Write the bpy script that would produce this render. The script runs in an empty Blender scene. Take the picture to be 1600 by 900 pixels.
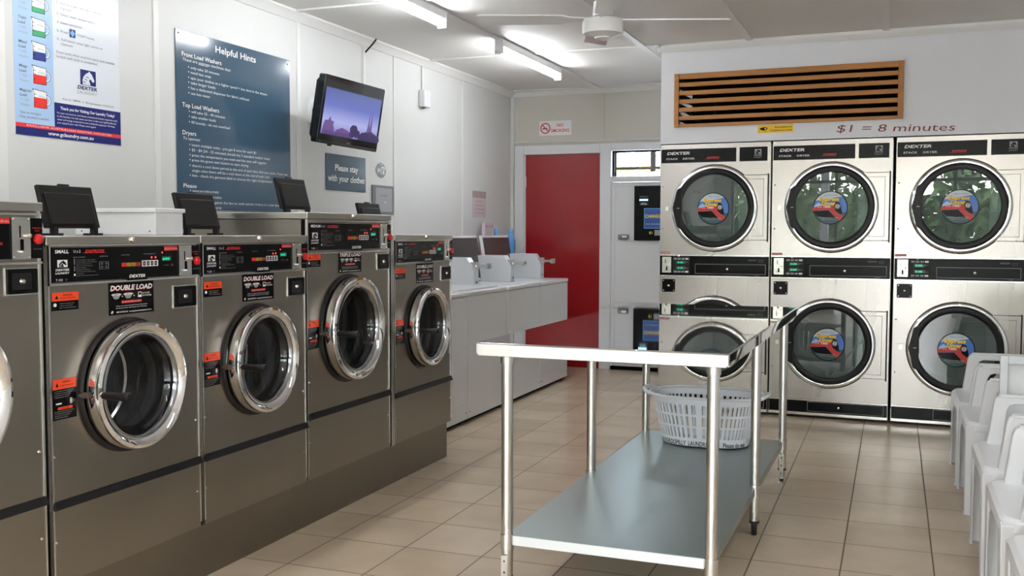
import bpy, math, random
from mathutils import Vector, Matrix
random.seed(7)
COL = bpy.context.scene.collection
PI = math.pi

# ------------------------------------------------------------------ materials
MATS = {}
def mat(name, col, rough=.5, metal=0., emit=None, es=1., noise=0., nscale=30., bump=0., bscale=80., coat=0., spec=.5, stretch=None, rvar=0., alpha=1.):
    if name in MATS: return MATS[name]
    m = bpy.data.materials.new(name); m.use_nodes = True
    nt = m.node_tree; b = nt.nodes['Principled BSDF']
    b.inputs['Base Color'].default_value = (*col, 1); b.inputs['Roughness'].default_value = rough
    b.inputs['Metallic'].default_value = metal; b.inputs['Coat Weight'].default_value = coat
    b.inputs['Coat Roughness'].default_value = .05
    b.inputs['Specular IOR Level'].default_value = spec
    if emit:
        b.inputs['Emission Color'].default_value = (*emit, 1); b.inputs['Emission Strength'].default_value = es
    if noise or bump or rvar:
        tc = nt.nodes.new('ShaderNodeTexCoord'); mp = nt.nodes.new('ShaderNodeMapping')
        nt.links.new(tc.outputs['Object'], mp.inputs['Vector'])
        if stretch: mp.inputs['Scale'].default_value = stretch
        nz = nt.nodes.new('ShaderNodeTexNoise'); nz.inputs['Scale'].default_value = nscale; nz.inputs['Detail'].default_value = 4
        nt.links.new(mp.outputs[0], nz.inputs['Vector'])
        if noise:
            mx = nt.nodes.new('ShaderNodeMix'); mx.data_type = 'RGBA'
            mx.inputs[6].default_value = (*[max(0, c * (1 - noise)) for c in col], 1)
            mx.inputs[7].default_value = (*[min(1, c * (1 + noise)) for c in col], 1)
            nt.links.new(nz.outputs['Fac'], mx.inputs[0]); nt.links.new(mx.outputs[2], b.inputs['Base Color'])
        if rvar:
            mr = nt.nodes.new('ShaderNodeMapRange'); mr.inputs[3].default_value = rough - rvar; mr.inputs[4].default_value = rough + rvar
            nt.links.new(nz.outputs['Fac'], mr.inputs[0]); nt.links.new(mr.outputs[0], b.inputs['Roughness'])
        if bump:
            n2 = nt.nodes.new('ShaderNodeTexNoise'); n2.inputs['Scale'].default_value = bscale; n2.inputs['Detail'].default_value = 2
            nt.links.new(mp.outputs[0], n2.inputs['Vector'])
            bp = nt.nodes.new('ShaderNodeBump'); bp.inputs['Strength'].default_value = bump; bp.inputs['Distance'].default_value = .004
            nt.links.new(n2.outputs['Fac'], bp.inputs['Height']); nt.links.new(bp.outputs[0], b.inputs['Normal'])
    MATS[name] = m
    return m

def s2l(h):  # sRGB hex to linear
    r = [int(h[i:i + 2], 16) / 255 for i in (0, 2, 4)]
    return tuple(c / 12.92 if c <= .04045 else ((c + .055) / 1.055) ** 2.4 for c in r)

def glass_mat(name, tint, refl, rough=.0, haze=None):
    m = bpy.data.materials.new(name); m.use_nodes = True; nt = m.node_tree
    for n in list(nt.nodes): nt.nodes.remove(n)
    o = nt.nodes.new('ShaderNodeOutputMaterial'); t = nt.nodes.new('ShaderNodeBsdfTransparent'); g = nt.nodes.new('ShaderNodeBsdfGlossy')
    t.inputs[0].default_value = (*tint, 1); g.inputs['Roughness'].default_value = rough
    lf = nt.nodes.new('ShaderNodeLayerWeight'); lf.inputs['Blend'].default_value = .5; lw = nt.nodes.new('ShaderNodeMath'); lw.operation = 'POWER'; lw.inputs[1].default_value = 5; nt.links.new(lf.outputs['Facing'], lw.inputs[0])
    mr = nt.nodes.new('ShaderNodeMapRange'); mr.inputs[3].default_value = refl; mr.inputs[4].default_value = 1
    mx = nt.nodes.new('ShaderNodeMixShader')
    nt.links.new(lw.outputs[0], mr.inputs[0]); nt.links.new(mr.outputs[0], mx.inputs[0])
    nt.links.new(t.outputs[0], mx.inputs[1]); nt.links.new(g.outputs[0], mx.inputs[2]); nt.links.new(mx.outputs[0], o.inputs[0])
    if haze:
        df = nt.nodes.new('ShaderNodeBsdfDiffuse'); df.inputs[0].default_value = (*haze[:3], 1); m2 = nt.nodes.new('ShaderNodeMixShader'); m2.inputs[0].default_value = haze[3]
        nt.links.new(mx.outputs[0], m2.inputs[1]); nt.links.new(df.outputs[0], m2.inputs[2]); nt.links.new(m2.outputs[0], o.inputs[0])
    MATS[name] = m
    return m

M = dict(
 wall=mat('painted wall', (.62, .615, .60), .45, noise=.03, nscale=3, bump=.05, bscale=40),
 wallb=mat('cream painted wall', (.58, .55, .49), .5, noise=.03, nscale=3),
 wallw=mat('white painted wall', (.74, .745, .77), .5, noise=.02, nscale=3),
 ceil=mat('painted ceiling', (.72, .70, .67), .6, noise=.04, nscale=2),
 batten=mat('white gloss batten', (.70, .69, .67), .35),
 steel=mat('brushed stainless', (.325, .30, .262), .33, 1, noise=.10, nscale=3, rvar=.07, stretch=(1, 1, 1), bump=.03, bscale=5),
 steeld=mat('dull stainless plinth', (.25, .225, .19), .36, 1, noise=.10, nscale=4, bump=.04, bscale=6),
 steelb=mat('bright stainless', (.44, .41, .39), .26, 1, noise=.07, nscale=1.6, rvar=.05, stretch=(3, 1, .35)),
 edge=mat('polished steel edge', (.75, .74, .72), .2, 1),
 lid=mat('lid steel', (.50, .48, .44), .28, 1, noise=.06, nscale=5),
 chrome=mat('chrome', (.86, .86, .87), .06, 1),
 topsteel=mat('polished table steel', (.52, .52, .51), .025, 1),
 apron=mat('satin table edge steel', (.70, .68, .64), .38, 1),
 tube=mat('satin steel tube', (.70, .69, .66), .25, 1, noise=.04, nscale=8),
 galv=mat('galvanised shelf', (.30, .355, .345), .33, .75, noise=.10, nscale=14, rvar=.06),
 shelfedge=mat('bright shelf edge', (.82, .85, .87), .4, .5),
 black=mat('black panel', (.004, .004, .0045), .2, spec=.14),
 blackm=mat('black rubber', (.010, .010, .011), .5, spec=.25),
 blackp=mat('black plastic', (.009, .008, .008), .45, spec=.22, noise=.2, nscale=40),
 gasket=mat('dark door surround', (.018, .015, .015), .4, spec=.3),
 drum=mat('drum steel dark', (.07, .066, .068), .5, .7),
 hole=mat('drum hole', (.004, .004, .004), .7),
 white=mat('white print', (.80, .80, .80), .5),
 grey=mat('grey print', (.30, .30, .31), .5),
 dgrey=mat('dark grey print', (.10, .10, .105), .5),
 red=mat('red print', (.65, .02, .02), .45),
 redlit=mat('red lamp', (.9, .03, .02), .3, emit=(1, .05, .03), es=1.5),
 amber=mat('amber button', (.35, .2, .01), .4), dred=mat('dark red button', (.3, .015, .01), .4),
 green=mat('green digits', (.0, .4, .2), .3, emit=(.02, .8, .4), es=.8),
 greend=mat('dark green display', (.0, .045, .03), .3),
 orange=mat('orange label', s2l('f04a1c'), .45),
 enamel=mat('white enamel', (.72, .725, .74), .28, coat=.3),
 enamelg=mat('pale grey enamel', (.60, .62, .65), .32, coat=.2),
 plast=mat('white chair plastic', (.72, .725, .74), .30, coat=.15, noise=.02, nscale=12),
 basket=mat('white basket plastic', (.75, .77, .82), .35),
 door=mat('red gloss door', (.29, .003, .006), .20, noise=.12, nscale=2, coat=.3),
 frame=mat('white gloss timber', (.70, .70, .715), .3),
 wood=mat('varnished pine', s2l('a9702f'), .4, noise=.22, nscale=14, stretch=(.25, 1, 2.5)),
 dark=mat('dark cavity', (.004, .0035, .003), .85, spec=.05),
 slate=mat('slate blue sign', s2l('385063'), .16, coat=.3),
 offw=mat('off white lettering', (.72, .72, .70), .5),
 navy=mat('navy print', s2l('1b2569'), .25), lblue=mat('pale blue print', s2l('a9c4e4'), .22), paper=mat('glossy white paper', (.72, .75, .80), .2),
 cream=mat('paper note', s2l('c9b9bd'), .6), ctop=mat('note header', s2l('a8908f'), .6),
 ygreen=mat('detergent green', s2l('2f9a63'), .3), dblue=mat('detergent blue', s2l('22317f'), .3), jred=mat('detergent red', s2l('d9302a'), .3),
 yellow=mat('yellow sticker', s2l('eec000'), .45), ytext=mat('yellow print', s2l('f2cf22'), .45),
 maroon=mat('maroon lettering', s2l('7b2f3a'), .5), sky=mat('sticker blue', s2l('3f74c4'), .35), steelblue=mat('sticker teal', s2l('15424f'), .35),
 pale=mat('sticker pale', s2l('c3cdd8'), .35), bottle=mat('sky blue bottle', s2l('5b9fe0'), .3), bcap=mat('blue bottle cap', s2l('79b4ec'), .35),
 tube_l=mat('lit fluorescent tube', (1, 1, 1), .4, emit=(.93, .97, 1.0), es=30),
 bluelit=mat('blue light', (.2, .5, 1), .3, emit=(.25, .65, 1), es=2.5), cblue=mat('change sign blue', s2l('1d4c93'), .35),
 tvb=mat('black gloss tv', (.006, .006, .007), .12, coat=.5), leaf=mat('leaves', (.08, .13, .045), .6, noise=.5, nscale=6),
 conc=mat('outdoor concrete', (.42, .41, .40), .8), bark=mat('bark', (.10, .07, .05), .8), post=mat('verandah post', (.25, .24, .24), .5),
 skin=mat('train red', s2l('c4241f'), .4), foot=mat('black foot', (.015, .015, .015), .4), platemat=mat('grey switch plate', s2l('6d6d6e'), .5),
 brass=mat('lock barrel', (.75, .72, .62), .25, 1),
)
M['glass'] = glass_mat('washer door glass', (.62, .62, .65), .06)
M['dglass'] = glass_mat('dryer door glass', (.33, .40, .40), .13, .0, (.20, .26, .25, .35))
M['wglass'] = glass_mat('window glass', (.9, .93, .93), .04)

# floor tiles
def tile_mat():
    m = bpy.data.materials.new('ceramic floor tiles'); m.use_nodes = True; nt = m.node_tree; b = nt.nodes['Principled BSDF']
    tc = nt.nodes.new('ShaderNodeTexCoord'); mp = nt.nodes.new('ShaderNodeMapping'); nt.links.new(tc.outputs['Object'], mp.inputs[0])
    mp.inputs['Location'].default_value = (-1.285 + .3302 * 30, -3.209 + .347 * 30, 0)
    br = nt.nodes.new('ShaderNodeTexBrick'); nt.links.new(mp.outputs[0], br.inputs['Vector'])
    br.offset = 0; br.squash = 1
    br.inputs['Scale'].default_value = 1; br.inputs['Brick Width'].default_value = .3302; br.inputs['Row Height'].default_value = .347
    br.inputs['Mortar Size'].default_value = .0032; br.inputs['Mortar Smooth'].default_value = .2; br.inputs['Bias'].default_value = -.1
    br.inputs['Color1'].default_value = (*s2l('cdbba5'), 1); br.inputs['Color2'].default_value = (*s2l('c3b098'), 1); br.inputs['Mortar'].default_value = (*s2l('6d5e4e'), 1)
    nz = nt.nodes.new('ShaderNodeTexNoise'); nz.inputs['Scale'].default_value = 3.5; nz.inputs['Detail'].default_value = 5; nt.links.new(tc.outputs['Object'], nz.inputs[0])
    mr = nt.nodes.new('ShaderNodeMapRange'); mr.inputs[3].default_value = .80; mr.inputs[4].default_value = 1.18; nt.links.new(nz.outputs['Fac'], mr.inputs[0])
    mx = nt.nodes.new('ShaderNodeVectorMath'); mx.operation = 'SCALE'; nt.links.new(br.outputs['Color'], mx.inputs[0]); nt.links.new(mr.outputs[0], mx.inputs['Scale'])
    nt.links.new(mx.outputs[0], b.inputs['Base Color'])
    r = nt.nodes.new('ShaderNodeMapRange'); r.inputs[3].default_value = .24; r.inputs[4].default_value = .8; nt.links.new(br.outputs['Fac'], r.inputs[0]); nt.links.new(r.outputs[0], b.inputs['Roughness'])
    bp = nt.nodes.new('ShaderNodeBump'); bp.invert = True; bp.inputs['Strength'].default_value = .35; bp.inputs['Distance'].default_value = .002
    nt.links.new(br.outputs['Fac'], bp.inputs['Height']); nt.links.new(bp.outputs[0], b.inputs['Normal'])
    return m
M['tile'] = tile_mat()

def tv_mat():
    m = bpy.data.materials.new('tv picture'); m.use_nodes = True; nt = m.node_tree; b = nt.nodes['Principled BSDF']
    b.inputs['Base Color'].default_value = (.01, .01, .012, 1); b.inputs['Roughness'].default_value = .15
    tc = nt.nodes.new('ShaderNodeTexCoord'); sp = nt.nodes.new('ShaderNodeSeparateXYZ'); nt.links.new(tc.outputs['Object'], sp.inputs[0])
    mr = nt.nodes.new('ShaderNodeMapRange'); mr.inputs[1].default_value = -.15; mr.inputs[2].default_value = .15; nt.links.new(sp.outputs[2], mr.inputs[0])
    cr = nt.nodes.new('ShaderNodeValToRGB'); e = cr.color_ramp.elements
    e[0].position = 0; e[0].color = (*s2l('6a5f93'), 1); e[1].position = 1; e[1].color = (*s2l('46507f'), 1)
    x = e.new(.3); x.color = (*s2l('8f93bf'), 1)
    x = e.new(.6); x.color = (*s2l('5a64a2'), 1)
    nt.links.new(mr.outputs[0], cr.inputs[0]); nt.links.new(cr.outputs[0], b.inputs['Emission Color']); b.inputs['Emission Strength'].default_value = .75
    return m
M['tv'] = tv_mat()
M['tvsil'] = mat('tv silhouette', (.01, .01, .01), .3, emit=s2l('5b4379'), es=.7)
M['tvtree'] = mat('tv tree silhouette', (.01, .01, .01), .3, emit=s2l('33294f'), es=.7)

# ------------------------------------------------------------------ mesh builder
_TC = {}
def text_geo(s, bold):
    k = (s, bold)
    if k in _TC: return _TC[k]
    cu = bpy.data.curves.new('t', 'FONT'); cu.body = s; cu.size = 1; cu.resolution_u = 2; cu.offset = bold
    o = bpy.data.objects.new('t', cu); COL.objects.link(o)
    me = bpy.data.meshes.new_from_object(o.evaluated_get(bpy.context.evaluated_depsgraph_get()))
    vs = [(v.co.x, v.co.y) for v in me.vertices]; fs = [tuple(p.vertices) for p in me.polygons]
    bpy.data.objects.remove(o); bpy.data.curves.remove(cu); bpy.data.meshes.remove(me)
    _TC[k] = (vs, fs)
    return _TC[k]

class MB:
    def __init__(s, off=(0, 0, 0)):
        s.v = []; s.f = []; s.m = []; s.s = []; s.mats = []; s.off = Vector(off); s.T = None
    def mi(s, m):
        if m not in s.mats: s.mats.append(m)
        return s.mats.index(m)
    def add(s, vs, fs, m, smooth=False):
        b = len(s.v); k = s.mi(m)
        for p in vs:
            p = Vector(p)
            if s.T: p = s.T @ p
            s.v.append(tuple(p + s.off))
        for f in fs:
            s.f.append(tuple(b + i for i in f)); s.m.append(k); s.s.append(smooth)
        return s
    def box(s, x0, x1, y0, y1, z0, z1, m):
        vs = [(x, y, z) for z in (z0, z1) for y in (y0, y1) for x in (x0, x1)]
        return s.add(vs, [(0, 2, 3, 1), (4, 5, 7, 6), (0, 1, 5, 4), (2, 6, 7, 3), (0, 4, 6, 2), (1, 3, 7, 5)], m)
    def cbox(s, x0, x1, y0, y1, z0, z1, c, m):
        """box with chamfered vertical and front edges (chamfer c on all edges parallel to y)"""
        poly = [(x0 + c, z0), (x1 - c, z0), (x1, z0 + c), (x1, z1 - c), (x1 - c, z1), (x0 + c, z1), (x0, z1 - c), (x0, z0 + c)]
        return s.prism(poly, 'y', y0, y1, m)
    def prism(s, poly, ax, a0, a1, m, smooth=False):
        """poly in the plane normal to ax: 'y' -> (x,z), 'x' -> (y,z), 'z' -> (x,y)"""
        def P(p, a): return {'y': (p[0], a, p[1]), 'x': (a, p[0], p[1]), 'z': (p[0], p[1], a)}[ax]
        ar = sum(poly[i][0] * poly[(i + 1) % len(poly)][1] - poly[(i + 1) % len(poly)][0] * poly[i][1] for i in range(len(poly)))
        if ar < 0: poly = poly[::-1]
        n = len(poly); vs = [P(p, a0) for p in poly] + [P(p, a1) for p in poly]
        lo = tuple(range(n)); hi = tuple(range(n, 2 * n))
        pos = (ax in 'xz') == (a1 > a0)
        fs = ([lo[::-1], hi] if pos else [lo, hi[::-1]])
        s.add(vs, fs, m)
        b = len(s.v) - 2 * n; k = s.mi(m)
        for i in range(n):
            j = (i + 1) % n; q = (i, j, n + j, n + i)
            if not pos: q = q[::-1]
            s.f.append(tuple(b + t for t in q)); s.m.append(k); s.s.append(smooth)
        return s
    def rect(s, x0, z0, x1, z1, y, m):
        return s.add([(x0, y, z0), (x1, y, z0), (x1, y, z1), (x0, y, z1)], [(0, 1, 2, 3)], m)
    def poly(s, pts, y, m):
        ar = sum(pts[i][0] * pts[(i + 1) % len(pts)][1] - pts[(i + 1) % len(pts)][0] * pts[i][1] for i in range(len(pts)))
        if ar < 0: pts = pts[::-1]
        return s.add([(p[0], y, p[1]) for p in pts], [tuple(range(len(pts)))], m)
    def disc(s, cx, cz, r, y, m, seg=40, rz=None, a0=0, a1=2 * PI):
        rz = rz or r
        return s.poly([(cx + r * math.cos(a0 + (a1 - a0) * i / seg), cz + rz * math.sin(a0 + (a1 - a0) * i / seg)) for i in range(seg if abs(a1 - a0 - 2 * PI) < 1e-6 else seg + 1)], y, m)
    def ringd(s, cx, cz, r0, r1, y, m, seg=40, a0=0, a1=2 * PI):
        vs = []; fs = []
        for i in range(seg + 1):
            a = a0 + (a1 - a0) * i / seg
            vs += [(cx + r0 * math.cos(a), y, cz + r0 * math.sin(a)), (cx + r1 * math.cos(a), y, cz + r1 * math.sin(a))]
        for i in range(seg): fs.append((2 * i, 2 * i + 1, 2 * i + 3, 2 * i + 2))
        return s.add(vs, fs, m)
    def line(s, x0, z0, x1, z1, w, y, m):
        d = Vector((x1 - x0, z1 - z0)); d.normalize(); n = Vector((-d.y, d.x)) * w / 2
        return s.poly([(x0 - n.x, z0 - n.y), (x1 - n.x, z1 - n.y), (x1 + n.x, z1 + n.y), (x0 + n.x, z0 + n.y)], y, m)
    def lathe(s, prof, c, m, ax='y', seg=64, smooth=True, closed=False, cap=False):
        """prof: list of (r, a) with a along axis; c centre"""
        c = Vector(c); n = len(prof); vs = []
        for i in range(seg):
            t = 2 * PI * i / seg; ct, st = math.cos(t), math.sin(t)
            for r, a in prof:
                vs.append(c + (Vector((r * ct, a, r * st)) if ax == 'y' else Vector((r * ct, r * st, a)) if ax == 'z' else Vector((a, r * ct, r * st))))
        fs = []; kk = n if closed else n - 1
        for i in range(seg):
            j = (i + 1) % seg
            for k in range(kk):
                l = (k + 1) % n
                q = (i * n + k, i * n + l, j * n + l, j * n + k)
                fs.append(q if ax == 'y' else q[::-1])
        s.add(vs, fs, m, smooth)
        if cap:
            for k in (0, n - 1):
                if prof[k][0] > 1e-6:
                    b = len(s.v) - n * seg
                    s.f.append(tuple(b + i * n + k for i in range(seg))); s.m.append(s.mi(m)); s.s.append(False)
        return s
    def tube(s, pts, r, m, seg=10, smooth=True, closed=False, caps=True, radii=None):
        pts = [Vector(p) for p in pts]; n = len(pts); vs = []; prev = None
        for i, p in enumerate(pts):
            if closed: d = pts[(i + 1) % n] - pts[i - 1]
            else: d = pts[min(i + 1, n - 1)] - pts[max(i - 1, 0)]
            d.normalize()
            if prev is None:
                u = d.orthogonal().normalized()
            else:
                u = prev - d * prev.dot(d); u.normalize()
            prev = u; w = d.cross(u); rr = radii[i] if radii else r
            for k in range(seg):
                a = 2 * PI * k / seg
                vs.append(p + u * rr * math.cos(a) + w * rr * math.sin(a))
        fs = []
        for i in range(n if closed else n - 1):
            j = (i + 1) % n
            for k in range(seg):
                l = (k + 1) % seg
                fs.append((i * seg + k, i * seg + l, j * seg + l, j * seg + k))
        s.add(vs, fs, m, smooth)
        if caps and not closed:
            b = len(s.v) - n * seg
            s.f.append(tuple(b + k for k in range(seg))[::-1]); s.m.append(s.mi(m)); s.s.append(False)
            s.f.append(tuple(b + (n - 1) * seg + k for k in range(seg))); s.m.append(s.mi(m)); s.s.append(False)
        return s
    def text(s, t, x, z, h, y, m, w=None, align='l', shear=0, bold=0, sq=1.):
        vs, fs = text_geo(t, bold)
        if not vs: return s
        x0 = min(v[0] for v in vs); x1 = max(v[0] for v in vs)
        sz = h / .727; sx = (w / (x1 - x0)) if w else sz * sq
        W = (x1 - x0) * sx; ox = x - {'l': 0, 'c': W / 2, 'r': W}[align]
        return s.add([(ox + (v[0] - x0) * sx + shear * v[1] * sz, y, z + v[1] * sz) for v in vs], fs, m)
    def build(s, name, parent=None, bevel=0, shade=None):
        me = bpy.data.meshes.new(name); me.from_pydata(s.v, [], s.f); me.update()
        for m in s.mats: me.materials.append(m)
        me.polygons.foreach_set('material_index', s.m); me.polygons.foreach_set('use_smooth', s.s); me.set_sharp_from_angle(angle=math.radians(38))
        o = bpy.data.objects.new(name, me); COL.objects.link(o)
        if parent: o.parent = parent
        if bevel:
            b = o.modifiers.new('b', 'BEVEL'); b.width = bevel; b.segments = 2; b.limit_method = 'ANGLE'; b.angle_limit = math.radians(40)
        return o

def tag(o, label=None, cat=None, group=None, kind=None):
    if label: o['label'] = label
    if cat: o['category'] = cat
    if group: o['group'] = group
    if kind: o['kind'] = kind
    return o
def thing(name, label, cat, loc=(0, 0, 0), rz=0, group=None):
    o = bpy.data.objects.new(name, None); COL.objects.link(o); o.location = loc; o.rotation_euler = (0, 0, rz); o.empty_display_size = .1
    return tag(o, label, cat, group)
def struct(name, mb, **k): return tag(mb.build(name, **k), kind='structure')
def copy_tree(o, parent=None):
    c = o.copy(); COL.objects.link(c); c.parent = parent
    for ch in list(o.children): copy_tree(ch, c)
    return c
def place(o, loc, rz, label=None):
    o.location = loc; o.rotation_euler = (0, 0, rz)
    if label: o['label'] = label
    return o

def hole_plate(mb, x0, x1, z0, z1, cx, cz, r, y, m, seg=64):
    """rectangle with a round hole, facing -y"""
    angs = [2 * PI * i / seg for i in range(seg)]
    for X, Z in ((x0, z0), (x1, z0), (x1, z1), (x0, z1)):
        angs.append(math.atan2(Z - cz, X - cx) % (2 * PI))
    angs = sorted(set(round(a, 6) for a in angs)); vs = []
    for a in angs:
        c, s_ = math.cos(a), math.sin(a); t = 1e9
        if c > 1e-9: t = min(t, (x1 - cx) / c)
        if c < -1e-9: t = min(t, (x0 - cx) / c)
        if s_ > 1e-9: t = min(t, (z1 - cz) / s_)
        if s_ < -1e-9: t = min(t, (z0 - cz) / s_)
        vs += [(cx + r * c, y, cz + r * s_), (cx + t * c, y, cz + t * s_)]
    n = len(angs)
    mb.add(vs, [(2 * i, 2 * i + 1, 2 * ((i + 1) % n) + 1, 2 * ((i + 1) % n)) for i in range(n)], m)

HORSE = [(.12, .0), (.10, .30), (.18, .55), (.34, .78), (.52, .90), (.58, 1.0), (.64, .90), (.74, .80), (.86, .55), (.93, .36), (.88, .26), (.80, .24), (.72, .36), (.60, .46), (.56, .30), (.66, .0)]
def horse(mb, x, z, w, h, y, bg, fg):
    mb.rect(x, z, x + w, z + h, y, bg)
    mb.poly([(x + w * (.04 + .92 * a), z + h * (.03 + .92 * b)) for a, b in HORSE], y - .0006, fg)
    for k in range(3):
        mb.line(x + w * (.16 + .1 * k), z + h * (.22 + .17 * k), x + w * (.34 + .1 * k), z + h * (.16 + .17 * k), w * .035, y - .0012, bg)

# ------------------------------------------------------------------ camera
cam = bpy.data.cameras.new('camera'); co = bpy.data.objects.new('camera', cam); COL.objects.link(co)
yaw, pit, rol = .36568574, .05552603, .00203
F = Vector((-math.sin(yaw) * math.cos(pit), math.cos(yaw) * math.cos(pit), -math.sin(pit)))
R = Vector((math.cos(yaw), math.sin(yaw), 0)); U = R.cross(F)
R2 = R * math.cos(rol) + U * math.sin(rol); U2 = -R * math.sin(rol) + U * math.cos(rol)
mw = Matrix((R2, U2, -F)).transposed().to_4x4(); mw.translation = Vector((3.43223, 0, 1.26964))
co.matrix_world = mw
cam.sensor_width = 36; cam.lens = 1560.34 / 1600 * 36; cam.clip_start = .05
bpy.context.scene.camera = co

# ------------------------------------------------------------------ the room
XR, YF, YB, ZC = 5.7, -2.3, 8.952, 2.60
A = -.035                      # the dryer wall is turned by two degrees
DO = Vector((1.845, 7.096 + math.sin(A) * (1.845 - 2.627), 0))
struct('floor', MB().box(-.15, XR + .1, YF - .1, YB + 1.2, -.1, 0, M['tile']))
struct('ceiling', MB().box(-.15, XR + .1, YF - .1, YB + .15, ZC, ZC + .1, M['ceil']))
struct('wall_left', MB().box(-.12, 0, YF, YB, 0, ZC, M['wall']))
struct('wall_right', MB().box(XR, XR + .1, YF, YB, 0, ZC, M['wall']))
# back wall with door openings and the transom opening
mb = MB()
for b in [(0, .055, 0, ZC), (.055, 1.50, 2.09, ZC), (1.50, 1.85, 0, ZC)]:
    mb.box(b[0], b[1], YB, YB + .12, b[2], b[3], M['wallb'])
mb.box(1.85, XR, YB, YB + .12, 0, ZC, M['wallb'])
struct('wall_back', mb)
# door frames
mb = MB(); y0 = YB - .025; y1 = YB + .10
for x0, x1, z0, z1 in [(.035, .128, 0, 2.09), (.878, .985, 0, 2.09), (.128, .878, 2.003, 2.09), (.985, 1.47, 2.02, 2.09), (1.44, 1.52, 0, 2.09), (.985, 1.44, 1.735, 1.785)]:
    mb.box(x0, x1, y0, y1, z0, z1, M['frame'])
mb.box(.128, .140, y0 + .02, y1, 0, 2.003, M['frame'])
struct('trim_door_frame', mb, bevel=.004)
mb = MB(); mb.box(.134, .878, YB + .01, YB + .05, .003, 2.004, M['door'])
d = struct('door_1', mb, bevel=.003)
d2 = MB()
for z in (.25, 1.0, 1.75): d2.tube([(.138, YB + .006, z - .05), (.138, YB + .006, z + .05)], .008, M['enamel'])
d2.build('hinge', d)
struct('wall_door_light_block', MB().box(.055, 1.0, YB + .102, YB + .118, 0, 2.09, M['dark']))  # unseen dark board added to stop daylight leaking round the door
# white door with raised mouldings
mb = MB(); mb.box(.99, 1.436, YB + .012, YB + .05, .035, 1.732, M['frame'])
for x0, x1, z0, z1 in [(1.0, 1.018, .06, 1.715), (1.018, 1.436, 1.695, 1.715), (1.018, 1.436, 1.165, 1.198), (1.018, 1.436, .63, .655), (1.018, 1.436, .06, .085)]:
    mb.box(x0, x1, YB + .004, YB + .013, z0, z1, M['frame'])
d = struct('door_2', mb, bevel=.002)
hb = MB(); hb.cbox(1.055, 1.152, YB - .022, YB + .004, 1.205, 1.252, .006, M['platemat'])
hb.box(1.068, 1.14, YB - .026, YB - .021, 1.225, 1.243, M['brass']); hb.box(1.075, 1.09, YB - .03, YB - .02, 1.228, 1.24, M['blackm'])
hb.build('latch', d)
struct('trim_threshold', MB().box(.985, 1.44, YB, YB + .05, 0, .034, M['dark']))  # dark strip stands in for the dark gap under the white door
w = struct('window_1', MB().box(.985, 1.44, YB + .03, YB + .034, 1.785, 2.02, M['wglass']))
MBw = MB(); MBw.box(.985, 1.0, YB + .02, YB + .05, 1.785, 2.02, M['dark']); MBw.box(1.0, 1.44, YB + .02, YB + .05, 2.005, 2.02, M['dark']); MBw.build('window_frame', w)
# partition beside the dryers and the wall above them
mb = MB(); mb.box(1.845, 1.90, DO.y + .58, YB, 0, ZC, M['wallw']); mb.box(1.845, 1.90, DO.y + .012, DO.y + .58, 1.905, ZC, M['wallw']); struct('wall_partition', mb)
mb = MB(); L = 4.1
for x0, x1, z0, z1 in [(0, .12, 1.905, ZC), (.12, 1.605, 2.385, ZC), (.12, 1.605, 1.905, 2.03), (1.605, L, 1.905, ZC)]:
    mb.box(x0, x1, .0, .05, z0, z1, M['wallw'])
mb.box(2.374, L, .0, .05, 0, 1.905, M['wallw'])
o = struct('wall_dryer', mb); o.location = DO; o.rotation_euler.z = A
o = struct('wall_plenum', MB().box(.06, 1.9, .62, .65, 0, ZC, M['dark'])); o.location = DO; o.rotation_euler.z = A
# ceiling battens and cornices
k = 1
def trim(mbx, **kw):
    global k
    o = struct('trim_%d' % k, mbx, **kw); k += 1
    return o
for x in (.868, 1.728, 2.47, 3.35, 4.2, 5.0):
    ye = YB if x < 1.8 else DO.y + math.sin(A) * (x - 1.845) - .001
    trim(MB().box(x - .022, x + .022, YF, ye, ZC - .012, ZC, M['batten']))
for y in (-1.9 + .0, -.2, 1.6, 3.4, 5.215, 7.06, 8.86):
    trim(MB().box(0.03, XR if y < 6.9 else (1.845 if y > 7.1 else 1.84), y - .02, y + .02, ZC - .010, ZC, M['batten']))
def cornice(p0, p1, nrm, sz=.055):
    p0, p1, nrm = Vector(p0), Vector(p1), Vector(nrm); m_ = MB(); vs = []
    pr = [(0, 0), (sz, 0), (sz, -.012), (.03, -.028), (.016, -.05), (.012, -sz), (0, -sz)]
    for p in (p0, p1): vs += [p + nrm * a + Vector((0, 0, b)) for a, b in pr]
    n = len(pr)
    m_.add(vs, [(i, (i + 1) % n, n + (i + 1) % n, n + i) for i in range(n)] + [tuple(range(n)), tuple(range(n, 2 * n))], M['batten'])
    return trim(m_)
cornice((0, YF, ZC), (0, YB, ZC), (1, 0, 0))
cornice((0, YB, ZC), (1.845, YB, ZC), (0, -1, 0), .045)
cornice((1.845, YB, ZC), (1.845, DO.y, ZC), (-1, 0, 0), .04)
ex = Vector((math.cos(A), math.sin(A), 0)); ny = Vector((math.sin(A), -math.cos(A), 0))
cornice((DO.x, DO.y, ZC), tuple(DO + ex * L + Vector((0, 0, ZC))), ny, .04)
cornice((XR, YF, ZC), (XR, 6.9, ZC), (-1, 0, 0))
# joint cover strips on the left wall
for y, wd in ((3.10, .05), (1.85, .03), (.6, .03), (4.03, .034), (5.295, .034), (6.54, .012), (7.777, .022)):
    trim(MB().box(0, .008, y - wd / 2, y + wd / 2, 0, ZC - .05, M['batten']))
trim(MB().box(0, .03, YB - .03, YB, 0, ZC - .05, M['batten']))
trim(MB().box(.885, .912, YB - .008, YB, 2.09, ZC - .04, M['wallb']))
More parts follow.
